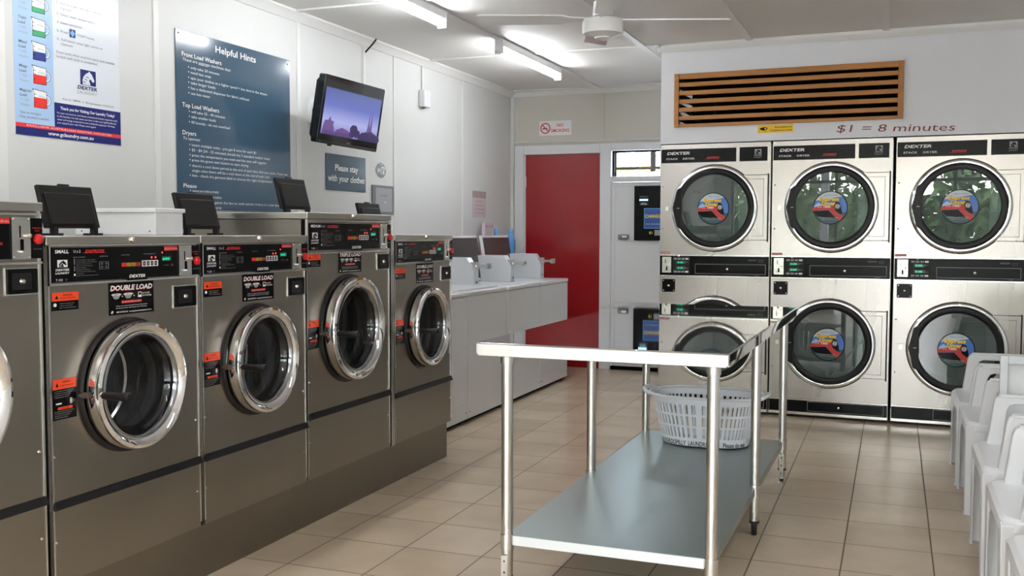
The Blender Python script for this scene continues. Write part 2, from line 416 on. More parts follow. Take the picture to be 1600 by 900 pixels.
# shop front: piers, sill and head, behind the camera
mb = MB()
for x0, x1, z0, z1 in [(0, .25, 0, ZC), (XR - .2, XR, 0, ZC), (.25, XR - .2, 2.38, ZC), (.25, 1.9, 0, .35), (3.6, XR - .2, 0, .12)]:
    mb.box(x0, x1, YF - .1, YF, z0, z1, M['wallw'])
struct('wall_front', mb)
mb = MB()
for x in (.27, 1.08, 1.9, 2.9, 3.6, 4.5, XR - .22): mb.box(x - .025, x + .025, YF - .07, YF - .02, .1, 2.38, M['post'])
mb.box(.25, XR - .2, YF - .07, YF - .02, 2.05, 2.1, M['post'])
struct('window_frame_2', mb)
# conduits
mb = MB(); mb.tube([(.06, YB - .014, 2.118), (1.84, YB - .014, 2.113)], .007, M['batten'])
mb.tube([(.022, YB - .03, .2), (.022, YB - .03, 2.10), (.03, YB - .014, 2.118), (.06, YB - .014, 2.118)], .007, M['batten'])
tag(mb.build('conduit'), 'thin white conduit running along the top of the red door frame', 'conduit')
mb = MB(); mb.box(0, .012, 6.085, 6.115, 2.15, 2.545, M['batten'])
tag(mb.build('cable_cover'), 'short white cable cover running up the wall above the television', 'cable cover')
mb = MB(); mb.tube([(.07, 6.16, 2.595), (.06, 6.13, 2.56), (.018, 6.10, 2.50)], .006, M['blackm'])
tag(mb.build('cable'), 'short black cable crossing the cornice above the television', 'cable')
t = thing('alarm_box', 'small white box on the wall under a thin conduit, right of the television', 'box', (0, 7.0, 2.23))
MB().prism([(-.05, 0), (.06, .0), (.06, .13), (-.05, .13)], 'x', 0, .055, M['enamel']).build('casing', t, bevel=.008)
MB().tube([(.01, 0, .13), (.01, 0, .30), (.01, -.0, .32)], .006, M['batten']).build('conduit', t)
MB().lathe([(0, -.012), (.012, -.01), (.016, 0)], (.03, -.02, 0), M['dgrey'], ax='z', seg=16).build('sensor', t)

# ------------------------------------------------------------------ front-load washers
def control_panel(mb, x0, x1, z0, z1, size, ul, model):
    W = x1 - x0; H = z1 - z0; y = -.0125
    X = lambda f: x0 + f * W
    Z = lambda f: z1 - f * H
    mb.cbox(x0, x1, -.012, 0, z0, z1, .002, M['black'])
    mb.text(size, X(.02), Z(.155), .1 * H, y, M['white'], w=.096 * W * (1 if len(size) < 6 else 1.25), bold=.02)
    mb.text('U x ' + ul, X(.15), Z(.15), .085 * H, y, M['white'], w=.05 * W)
    mb.text('EXPRESS', X(.235), Z(.15), .085 * H, y, M['red'], w=.14 * W, shear=.35, bold=.02)
    mb.line(X(.22), Z(.16), X(.385), Z(.16), .006 * H + .0007, y, M['red'])
    horse(mb, X(.035), Z(.56), .07 * W, .21 * H, y, M['white'], M['black'])
    mb.text('DEXTER', X(.022), Z(.67), .065 * H, y, M['white'], w=.095 * W, shear=.3, bold=.02)
    mb.text('LAUNDRY', X(.02), Z(.76), .055 * H, y, M['white'], w=.095 * W, shear=.3, bold=.02)
    mb.text(model, X(.022), Z(.965), .07 * H, y, M['white'], w=.048 * W)
    mb.ringd(X(.095), Z(.93), .028 * H, .035 * H, y, M['grey'], seg=16)
    mb.text('INSTRUCTIONS', X(.148), Z(.30), .032 * H, y, M['grey'], w=.085 * W)
    for i in range(9):
        f = .36 + i * .058
        mb.text(['Load clothes, close door', 'Add detergent to the dispenser', 'and close the soap door lid', 'Select the cycle and temperature', 'Insert coins', 'Press the start button', 'Add bleach when light comes', 'on (optional)', 'Door locks until cycle ends'][i], X(.168), Z(f + .02), .026 * H, y, M['grey'], w=(.14, .15, .11, .12, .07, .1, .14, .05, .16)[i] * W)
    mb.rect(X(.15), Z(.50), X(.16), Z(.33), y, M['dgrey']); mb.rect(X(.15), Z(.7), X(.16), Z(.54), y, M['dgrey']); mb.rect(X(.149), Z(.83), X(.161), Z(.77), y, M['white'])
    mb.text('DISPENSER', X(.342), Z(.29), .03 * H, y, M['grey'], w=.062 * W)
    for a, b, c, dd in ((.338, .66, .408, .665), (.338, .44, .408, .445), (.338, .66, .341, .44), (.405, .66, .408, .44)):
        mb.rect(X(a), Z(b), X(c), Z(dd), y, M['grey'])
    for cx, cz in ((.358, .5), (.390, .5), (.358, .6), (.390, .6)):
        mb.ringd(X(cx), Z(cz), .02 * H, .03 * H, y, M['grey'], seg=10)
    mb.text('WASH CYCLE', X(.51), Z(.27), .032 * H, y, M['grey'], w=.068 * W)
    for i, c in enumerate(('redlit', 'amber', 'amber', 'dred')):
        mb.box(X(.51 + .039 * i), X(.545 + .039 * i), -.0155, -.012, Z(.62), Z(.50), M[c] if c != 'redlit' else M['red'])
    mb.text('WATER TEMPERATURE', X(.695), Z(.255), .03 * H, y, M['grey'], w=.10 * W)
    for f in (.763, .797): mb.disc(X(f), Z(.36), .034 * H, y - .0004, M['redlit'], seg=12)
    mb.rect(X(.68), Z(.64), X(.82), Z(.45), y, M['white'])
    for i in range(4):
        mb.rect(X(.688 + .033 * i), Z(.615), X(.711 + .033 * i), Z(.475), y - .0006, M['black'])
        mb.text('0', X(.6945 + .033 * i), Z(.585), .08 * H, y - .0012, M['white'], w=.008 * W)
    mb.rect(X(.876), Z(.145), X(.998), Z(.01), y, M['red']); mb.text('Accepts $1 & $2 coins', X(.882), Z(.105), .055 * H, y - .0006, M['white'], w=.11 * W)
    mb.disc(X(.858), Z(.21), .03 * H, y, M['redlit'], seg=10)
    mb.rect(X(.853), Z(.49), X(.94), Z(.33), y, M['greend'])
    mb.text('600', X(.860), Z(.46), .09 * H, y - .0006, M['green'], w=.062 * W)
    mb.rect(X(.935), Z(.66), X(.957), Z(.59), y, M['dred'])
    mb.text('DOOR LOCKED', X(.87), Z(.64), .025 * H, y, M['grey'], w=.045 * W)
    mb.rect(X(.558), Z(1.06), X(.725), Z(.99), y, M['black'])
    mb.text('DEXTER', X(.572), Z(.975), .095 * H, y - .0003, M['white'], w=.135 * W, shear=.3, bold=.03)

def load_sticker(mb, x0, x1, z0, z1, title):
    W = x1 - x0; H = z1 - z0; y = -.0018
    X = lambda f: x0 + f * W
    Z = lambda f: z1 - f * H
    mb.box(x0, x1, -.0015, 0, z0, z1, M['black'])
    mb.text(title, X(.035), Z(.25), .155 * H, y, M['red'], w=.93 * W, shear=.25, bold=.045)
    mb.text(title, X(.03), Z(.24), .155 * H, y - .0005, M['white'], w=.93 * W, shear=.25, bold=.03)
    nb = 2 if 'DOUBLE' in title else 3
    for i in range(nb):
        cx = .16 + i * (.26 if nb == 2 else .19); r = .095 if nb == 2 else .07
        mb.poly([(X(cx - r), Z(.37)), (X(cx + r), Z(.37)), (X(cx + r * .75), Z(.44)), (X(cx + r * .45), Z(.51)), (X(cx - r * .45), Z(.51)), (X(cx - r * .75), Z(.44))], y, M['grey'])
        mb.disc(X(cx), Z(.37), W * r * 1.15, y - .0004, M['white'], seg=16, rz=H * .035)
        mb.text('20 L', X(cx), Z(.385), .03 * H, y - .0009, M['black'], w=.09 * W, align='c', bold=.03)
        mb.text('+', X(cx + r + .035), Z(.47), .07 * H, y, M['white'], align='c', bold=.03)
    gx = .64 if nb == 2 else .70
    mb.rect(X(gx), Z(.50), X(gx + .08), Z(.33), y, M['white']); mb.rect(X(gx + .012), Z(.43), X(gx + .068), Z(.35), y - .0005, M['black'])
    mb.text('1/4 CUP', X(gx + .095), Z(.40), .05 * H, y, M['white'], w=(.95 - gx - .095) * W * .8, bold=.02)
    mb.text('OF POWDER', X(gx + .095), Z(.48), .05 * H, y, M['white'], w=(.95 - gx - .095) * W, bold=.02)
    mb.rect(X(.27), Z(.65), X(.72), Z(.57), y, M['red']); mb.text('Accepts $1 & $2 coins ONLY', X(.29), Z(.63), .035 * H, y - .0005, M['white'], w=.41 * W)
    mb.text('Only use recommended levels of powder', X(.15), Z(.745), .035 * H, y, M['white'], w=.7 * W)
    mb.text('Excess powder will cause over foaming', X(.15), Z(.81), .035 * H, y, M['white'], w=.68 * W)
    horse(mb, X(.03), Z(.95), .07 * W, .1 * H, y, M['black'], M['white'])
    mb.text('IMPORTED BY  www.gclaundryequipment.com', X(.16), Z(.94), .045 * H, y, M['white'], w=.78 * W, bold=.02)

def warn_sticker(x0, x1, z0, z1, tall):
    mb = MB(); W = x1 - x0; H = z1 - z0; y = -.0018
    X = lambda f: x0 + f * W
    Z = lambda f: z1 - f * H
    mb.box(x0, x1, -.0015, 0, z0, z1, M['black'])
    oh = .25 if tall else .47
    mb.rect(x0, Z(oh), x1, z1, y, M['orange'])
    mb.poly([(X(.12), Z(oh * .75)), (X(.24), Z(oh * .75)), (X(.18), Z(oh * .3))], y - .0005, M['black'])
    mb.text('WARNING', X(.4), Z(oh * .42), .1 * H * (1 if not tall else .5), y - .0005, M['black'], w=.35 * W)
    mb.text('DO NOT OPEN DOOR', X(.3), Z(oh * .75), .08 * H * (1 if not tall else .5), y - .0005, M['black'], w=.58 * W)
    if tall:
        for i in range(4): mb.text('TO REDUCE THE RISK OF INJURY' if i % 2 else 'DO NOT REACH INTO DRUM WHILE', X(.06), Z(.31 + .05 * i), .026 * H, y, M['grey'], w=(.8 - .06 * i) * W)
        mb.rect(X(.12), Z(.62), X(.36), Z(.585), y, M['white']); mb.rect(X(.72), Z(.64), X(.8), Z(.5), y, M['white']); mb.ringd(X(.78), Z(.57), .05 * W, .08 * W, y, M['grey'], seg=14)
        mb.rect(X(.2), Z(.755), X(.82), Z(.69), y, M['orange']); mb.text('DANGER', X(.32), Z(.742), .035 * H, y - .0005, M['black'], w=.35 * W)
        for i in range(4): mb.text('IS STOPPED BEFORE OPENING' if i % 2 else 'BE SURE THAT THE CYLINDER', X(.06), Z(.81 + .05 * i), .026 * H, y, M['grey'], w=(.82 - .09 * i) * W)
    else:
        mb.disc(X(.12), Z(.68), .06 * W, y, M['white'], seg=12, rz=.1 * H)
        for i in range(3): mb.text(('WATER IN CYLINDER IS HOT', 'WARNING: TURN POWER OFF', 'PLUG TO AVOID BURNING')[i], X(.28), Z(.65 + .12 * i), .055 * H, y, M['grey'], w=(.55, .5, .62)[i] * W)
    return mb

def make_washer(P):
    W, ZL, H0, H1 = P['W'], P['ZL'], P['H0'], P['H1']
    zb = .2; off = (0, 0, -zb); D = .77
    cx, cz, R = P['c']
    t = thing('washing_machine', 'x', 'washing machine')
    # cabinet: sides, back, top, front plate with the door hole
    c = MB(off); g = .004; S = M['steel']
    c.box(g, .012, .004, D, zb, ZL - .03, S); c.box(W - .012, W - g, 0, D, zb, ZL - .03, S)
    c.box(.012, W - .012, D - .01, D, zb, ZL - .03, S)
    hole_plate(c, P['gap'], W - .012, P['s1'], H0 - .004, cx, cz, R - .02, 0, S)
    c.box(P['gap'], W - .012, .0, .02, H0 - .001, H1 + .004, S)
    c.box(.012, W - .012, .0, .02, H1 + .004, ZL - .026, S)
    c.box(0, P['gap'], .004, .02, zb, ZL - .03, M['dark'])
    for sx in (P['gap'] + .003, W - .006):
        c.box(sx - .003, sx + .003, -.003, .004, zb + .02, ZL - .04, M['edge'])
    for z in (P['s1'] + .14, P['s1'] - .12):
        for sx in (.022, W - .024): c.lathe([(0, -.004), (.004, -.003), (.006, 0)], (sx, 0, z), M['edge'], seg=12)
    c.build('cabinet', t)
    MB(off).box(P['gap'], W - .006, -.002, .02, zb + .002, P['s0'] - .006, S).build('lower_panel', t)
    MB(off).prism([(-.016, P['s0'] - .004), (0, P['s0'] - .010), (0, P['s1'] + .004), (-.006, P['s1'] + .002)], 'x', .018, W - .004, M['blackm']).build('bumper_strip', t)
    # top
    m_ = MB(off); m_.box(0, W, -.012, D, ZL - .027, ZL, M['lid'])
    m_.lathe([(0, -.012), (.008, -.010), (.010, 0)], (W * .505, -.012, ZL - .012), M['brass'], seg=14)
    m_.build('top_panel', t, bevel=.003)
    # header frame
    h = MB(off)
    h.box(P['gap'], W - .004, -.010, .0, H1, H1 + .006, M['edge']); h.box(P['gap'], W - .004, -.010, 0, H0 - .004, H0 + .002, M['edge'])
    h.box(P['gap'], P['gap'] + .006, -.010, 0, H0, H1, M['edge'])
    h.build('header_frame', t)
    h = MB(off); px0, px1, pz0, pz1 = P['panel']
    control_panel(h, px0, px1, pz0, pz1, P['size'], P['ul'], P['model'])
    h.build('control_panel', t)
    # coin plate
    a, b = P['plate']; h = MB(off); z0, z1 = pz0 - .002, pz1 + .002; hh = z1 - z0
    h.cbox(a, b, -.016, 0, z0, z1, .002, M['tube'])
    for sx in (a + .006, b - .006):
        for sz in (z0 + .006, z1 - .006): h.lathe([(0, -.003), (.003, -.002), (.004, 0)], (sx, -.016, sz), M['edge'], seg=8)
    mx = (a + b) / 2
    h.rect(mx - .0022 - .004, z1 - .48 * hh, mx + .0022 - .004, z1 - .2 * hh, -.0165, M['dark'])
    h.rect(mx - .004, z0 + .22 * hh, mx + .008, z0 + .48 * hh, -.0165, M['dark'])
    h.lathe([(0, -.012), (.007, -.010), (.007, 0)], (mx + .022, -.016, z0 + .56 * hh), M['brass'], seg=12)
    h.box(mx - .004, mx + .012, -.026, -.016, z0 + .17 * hh, z0 + .2 * hh, M['edge'])
    h.build('coin_slot_plate', t)
    h = MB(off); h.box(b + .001, W - .004, -.012, 0, pz0, pz1, M['black'])
    bx = (b + W) / 2 + .002; bz = pz0 + .48 * (pz1 - pz0)
    h.text('EMERGENCY', bx, bz + .030, .004, -.0126, M['red'], w=.034, align='c'); h.text('STOP', bx, bz + .022, .004, -.0126, M['red'], w=.016, align='c')
    h.text('PRESS TO STOP', bx, bz - .030, .003, -.0126, M['grey'], w=.030, align='c')
    h.build('side_panel', t)
    MB(off).lathe([(0, -.026), (.010, -.025), (.0145, -.021), (.0145, -.012)], (bx, 0, bz), M['redlit'] if False else M['stop'], seg=20).build('stop_button', t)
    # coin box
    a, b, z0, z1 = P['lock']; h = MB(off)
    h.box(a - .003, b + .004, -.004, 0, z0 - .004, z1 + .003, M['edge']); h.cbox(a, b, -.010, 0, z0, z1, .004, M['black'])
    h.cbox(a + .014, b - .022, -.007, -.0101, z0 + .012, z1 - .012, .002, M['blackm'])
    h.lathe([(0, -.014), (.006, -.013), (.009, -.007)], ((a + b) / 2 - .004, -.004, (z0 + z1) / 2), M['brass'], seg=16)
    h.build('coin_box', t)
    # stickers
    a, b, z0, z1 = P['load']; h = MB(off); load_sticker(h, a, b, z0, z1, P['title']); h.build('load_sticker', t)
    for q, tall in ((P['w1'], False), (P['w2'], True)):
        h = warn_sticker(*q, tall); h.off = Vector(off); h.v = [tuple(Vector(v) + h.off) for v in h.v]
        h.build('warning_sticker', t)
    # door surround, drum, ring, glass, handle
    ctr = (cx, 0, cz)
    g_ = MB(off); g_.lathe([(R - .07, .05), (R - .03, .01), (R - .012, -.012), (R, -.010), (R + .002, 0)], ctr, M['gasket'])
    g_.build('door_surround', t)
    dr = MB(off); r = R * .70
    dr.lathe([(R - .05, .02), (r + .012, .05), (r + .01, .10)], ctr, M['blackm'])
    dr.lathe([(r + .01, .10), (r + .02, .11), (r + .028, .52)], ctr, M['drum'])
    dr.lathe([(r + .028, .52), (r * .4, .53), (0, .53)], ctr, M['drumb'])
    for k_ in range(3): dr.lathe([(r + .018, .16 + .1 * k_), (r + .010, .165 + .1 * k_), (r + .018, .17 + .1 * k_)], ctr, M['edge'])
    st = .021
    for i in range(-8, 9):
        for j in range(-8, 9):
            x = (i + .5 * (j % 2)) * st; z = j * st * .87
            if x * x + z * z < (r * .95) ** 2: dr.disc(cx + x, cz + z, .0072, .519 if x * x + z * z > (r * .4) ** 2 else .518, M['hole'], seg=6)
    dr.build('drum', t)
    d_ = MB(off); q = R * .73
    d_.lathe([(R - .034, -.010), (R - .014, -.018), (R - .010, -.026), (R - .010, -.058), (R - .014, -.068), (R - .024, -.072), (q + .022, -.066), (q + .016, -.058), (q + .012, -.058)], ctr, M['chrome'], seg=96)
    d_.lathe([(q + .012, -.058), (q + .006, -.060), (q, -.054), (q - .003, -.040), (q - .003, -.010)], ctr, M['smoke'], seg=96)
    door = d_.build('door', t)
    gl = MB(off); gl.lathe([(q - .003, -.040), (q - .008, -.042), (q - .016, -.030), (q - .022, -.012), (q * .5, -.002), (0, .0)], ctr, M['glass'], seg=64)
    gl.build('door_glass', door)
    hd = MB(off); hx = cx - R + .028; hz = cz - .005
    hd.tube([(hx, -.062, hz), (hx, -.076, hz)], .012, M['edge'], seg=16)
    hd.tube([(hx, -.076, hz), (hx, -.086, hz), (hx, -.125, hz), (hx - .0, -.170, hz), (hx, -.177, hz)], .012, M['blackp'], seg=16, radii=[.010, .013, .012, .016, .012])
    hd.build('handle', door)
    hk = MB(off); hk.tube([(cx - R + .008, -.004, hz), (cx - R + .008, -.035, hz)], .010, M['bark'], seg=12); hk.build('latch', t)
    # soap lid standing open on the top
    lx0, lx1 = P['soap']; ly = .395
    lm = MB(off); zz = ZL + .012; hgt = .165
    def LP(x, u, v): return (x, ly + u * .26 - v * .97, zz + u * .97 + v * .26)
    for (x0, x1, u0, u1, v0, v1) in ((lx0, lx1, .012, hgt, 0, .016), (lx0 + .022, lx1 - .018, .022, hgt - .028, .014, .022)):
        vs = [LP(x, u, v) for v in (v0, v1) for u in (u0, u1) for x in (x0, x1)]
        lm.add(vs, [(0, 1, 3, 2), (4, 6, 7, 5), (0, 4, 5, 1), (2, 3, 7, 6), (0, 2, 6, 4), (1, 5, 7, 3)], M['blackp'])
    vs = [LP(x, u, v) for v in (.002, .014) for u in (hgt - .002, hgt + .008) for x in (lx0 + .1, lx0 + .15)]
    lm.add(vs, [(0, 1, 3, 2), (4, 6, 7, 5), (0, 4, 5, 1), (2, 3, 7, 6), (0, 2, 6, 4), (1, 5, 7, 3)], M['blackp'])
    lid = lm.build('soap_lid', t, bevel=.004)
    for x in (lx0 + .035, lx1 - .03):
        hb = MB(off); hb.box(x - .010, x + .010, ly - .02, ly + .0, ZL, ZL + .030, M['blackm']); hb.box(x - .022, x + .022, ly - .03, ly + .02, ZL, ZL + .008, M['blackm'])
        hb.build('hinge', lid)
    return t
M['drumb'] = mat('lightened drum back steel', (.55, .53, .51), .4, .5)  # steel colour lightened to stand in for light inside the drum
M['smoke'] = mat('smoky inner door ring', (.30, .31, .33), .12, 1)
M['stop'] = mat('red stop button', (.62, .012, .015), .35)
SMALL = dict(gap=.011, W=.695, ZL=1.256, H0=1.112, H1=1.226, s0=.440, s1=.455, c=(.338, .772, .218), panel=(.020, .574, 1.118, 1.221), plate=(.577, .642),
             lock=(.563, .672, 1.008, 1.080), load=(.256, .462, 1.002, 1.106), w1=(.025, .130, 1.033, 1.087), w2=(.021, .113, .704, .827), soap=(.385, .635),
             size='SMALL', ul='2', model='T-300', title='DOUBLE LOAD')
MED = dict(gap=.004, W=.754, ZL=1.354, H0=1.180, H1=1.316, s0=.468, s1=.484, c=(.350, .832, .246), panel=(.014, .636, 1.192, 1.308), plate=(.638, .703),
           lock=(.627, .731, 1.092, 1.163), load=(.269, .474, 1.085, 1.183), w1=(.014, .118, 1.120, 1.174), w2=(.012, .100, .766, .890), soap=(.405, .655),
           size='MEDIUM', ul='3', model='T-400', title='TRIPLE LOAD')
XFr = 1.098; ZB = .2
ws = make_washer(SMALL); wm = make_washer(MED)
G = 'steel front load washers along the left wall'
for src, y, lab in ((ws, 2.247, 'stainless double load washer with chrome porthole, nearest one fully in view'),
                    (None, 2.946, 'stainless double load washer standing directly left of the taller triple load washer'),
                    (None, 4.436, 'stainless double load washer at the far end, beside the white top loaders')):
    o = src or copy_tree(ws)
    place(o, (XFr, y, ZB), PI / 2, lab); o['group'] = G
for src, y, lab in ((wm, 3.643, 'taller stainless triple load washer between two shorter double load washers'),
                    (None, 1.484, 'taller stainless washer cut off by the left edge, only its right side showing')):
    o = src or copy_tree(wm)
    place(o, (XFr, y, ZB), PI / 2, lab); o['group'] = G
tag(MB().box(1.03, 1.094, 2.2385, 2.2465, .0, 1.22, M['dark']).build('gap_filler'), 'black vertical gap strip between the cut off washer and the next one', 'filler')
# plinth and filler post
tag(MB().box(.45, 1.083, 2.252, 5.104, 0, .1985, M['steeld']).box(.45, 1.083, .6, 2.234, 0, .1985, M['steeld']).build('plinth'), 'long dull stainless plinth the steel washers stand on', 'plinth')
mb = MB(); mb.box(.9, 1.082, 4.402, 4.434, ZB, 1.24, M['dark']); mb.box(1.082, 1.104, 4.404, 4.415, ZB, 1.25, M['edge']); mb.box(1.082, 1.104, 4.421, 4.433, ZB, 1.25, M['edge'])
tag(mb.build('filler_post'), 'narrow bright steel filler post between the triple load washer and the last steel washer', 'filler')
mb = MB(); mb.box(.342, .745, 3.14, 3.30, ZB + 1.0565, 1.345, M['enamel']); mb.box(.336, .75, 3.13, 3.31, 1.345, 1.362, M['enamel'])
for x in (.375, .715): mb.lathe([(0, -.003), (.004, 0)], (x, 3.14, 1.272), M['dgrey'], seg=10)
tag(mb.build('cover_box', bevel=.003), 'low white metal box on top of the washers, behind the black soap lids', 'box')

# ------------------------------------------------------------------ white top loaders
def make_toploader(open_lid):
    W = .706; D = .66; H = .878; zf = .03
    t = thing('top_load_washer', 'x', 'washing machine')
    c = MB((0, 0, -0)); E_ = M['enamel']
    c.box(.003, W - .003, 0, D, zf, H - .034, E_)
    for x in (.03, W - .03): c.lathe([(0, -.003), (.005, -.002), (.006, 0)], (x, -.001, .075), M['dgrey'], seg=10)
    c.box(.006, W - .006, -.002, 0, .14, .143, M['enamelg'])
    c.build('cabinet', t, bevel=.004)
    for x in (.05, W - .05):
        MB().lathe([(.018, 0), (.018, .008), (.008, .012), (.008, zf)], (x, .05, 0), M['blackm'], ax='z', seg=14, cap=True).build('foot', t)
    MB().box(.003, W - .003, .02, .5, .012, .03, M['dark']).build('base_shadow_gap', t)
    c = MB(); c.box(0, W, -.006, D, H - .032, H, M['enamel'])
    c.build('top_deck', t, bevel=.008)
    c = MB(); c.box(.03, W - .03, .5, D, H, H + .10, M['enamel']); c.build('console', t, bevel=.01)
    if open_lid:
        l = MB(); x0, x1 = .01, .61; y0 = .46; hgt = .36
        def LP(x, u, v): return (x, y0 + u * .16 + v, H + .012 + u * .985)
        def bx(x0, x1, u0, u1, v0, v1, m_):
            vs = [LP(x, u, v) for v in (v0, v1) for u in (u0, u1) for x in (x0, x1)]
            l.add(vs, [(0, 1, 3, 2), (4, 6, 7, 5), (0, 4, 5, 1), (2, 3, 7, 6), (0, 2, 6, 4), (1, 5, 7, 3)], m_)
        bx(x0, x1, 0, hgt, 0, .02, M['enamel']); bx(x0 + .022, x1 - .002, .02, hgt - .018, -.004, 0, M['lidin'])
        l.build('lid', t)
    else:
        c = MB(); c.box(.03, W - .05, .05, .47, H, H + .014, M['enamel']); c.build('lid', t, bevel=.005)
    # coin meter case with sloped front
    m_ = MB(); xa, xb = .575, .665
    m_.prism([(.203, H), (.203, .995), (.262, 1.088), (.49, 1.088), (.49, H)], 'x', xa, xb, M['enamelg'])
    case = m_.build('coin_meter', t, bevel=.004)
    s_ = MB(); s_.box(xa + .02, xb - .02, .10, .235, 1.018, 1.036, M['tube']); s_.box(xa + .005, xb - .005, .10, .115, 1.008, 1.046, M['tube'])
    s_.box(xa + .012, xb - .012, .195, .24, 1.0, 1.055, M['edge'])
    s_.build('coin_slide', case)
    MB().lathe([(0, -.006), (.007, -.005), (.009, 0)], ((xa + xb) / 2, .203, .91), M['dgrey'], seg=12).build('lock', case)
    return t
M['lidin'] = mat('dark lid underside', (.03, .022, .022), .2)
ta = make_toploader(True); tb = make_toploader(False)
XW = .803; G2 = 'white top load washers beyond the steel ones'
for o, y, lab in ((tb, 5.34, 'white top load washer mostly hidden behind the last stainless washer'),
                  (copy_tree(tb), 6.05, 'white top load washer with closed lid, standing left of the ones with raised lids'),
                  (ta, 6.795, 'white top load washer with raised dark lid, second from the red door'),
                  (copy_tree(ta), 7.503, 'white top load washer with raised dark lid, end of the row by the red door')):
    place(o, (XW, y, 0), PI / 2, lab); o['group'] = G2
mb = MB(); mb.box(0.0, .135, 5.2, YB - .03, 0, 1.055, M['wall']); mb.box(0, .14, 5.2, YB - .03, 1.055, 1.068, M['batten'])
tag(mb.build('wall_ledge'), kind='structure')

def make_bottle():
    t = thing('detergent_bottle', 'x', 'bottle')
    b = MB(); seg = 28
    prof = [(0, 0), (.036, 0), (.040, .010), (.040, .10), (.038, .145), (.028, .178), (.017, .196), (.016, .205)]
    vs = []; n = len(prof)
    for i in range(seg):
        a = 2 * PI * i / seg
        for r, z in prof: vs.append((1.05 * r * math.cos(a), .7 * r * math.sin(a), z))
    b.add(vs, [(i * n + k_, ((i + 1) % seg) * n + k_, ((i + 1) % seg) * n + k_ + 1, i * n + k_ + 1) for i in range(seg) for k_ in range(n - 1)], M['bottle'], True)
    b.build('body', t)
    h = MB(); h.tube([(-.030, -.015, .06), (-.040, -.02, .09), (-.038, -.02, .13), (-.026, -.012, .165)], .010, M['bottle'], seg=10); h.build('handle', t)
    MB().lathe([(.019, .196), (.021, .200), (.019, .232), (.015, .240), (0, .241)], (0, 0, 0), M['bcap'], ax='z', seg=20).build('cap', t)
    l = MB()
    vs = []
    for i in range(9):
        a = math.radians(-12 + i * 9)
        for z in (.035, .135): vs.append((1.05 * .0408 * math.cos(a), .7 * .0412 * math.sin(a), z))
    l.add(vs, [(2 * i, 2 * i + 2, 2 * i + 3, 2 * i + 1) for i in range(8)], M['navy'], True); l.build('paper_label', t)
    return t
b1 = make_bottle(); b2 = copy_tree(b1)
place(b1, (.075, 8.36, 1.068), 0, 'sky blue detergent bottle on the wall ledge, left of its twin')
place(b2, (.075, 8.73, 1.068), 0, 'sky blue detergent bottle on the wall ledge, nearest the red door frame')
for o in (b1, b2): o['group'] = 'blue detergent bottles on the ledge'

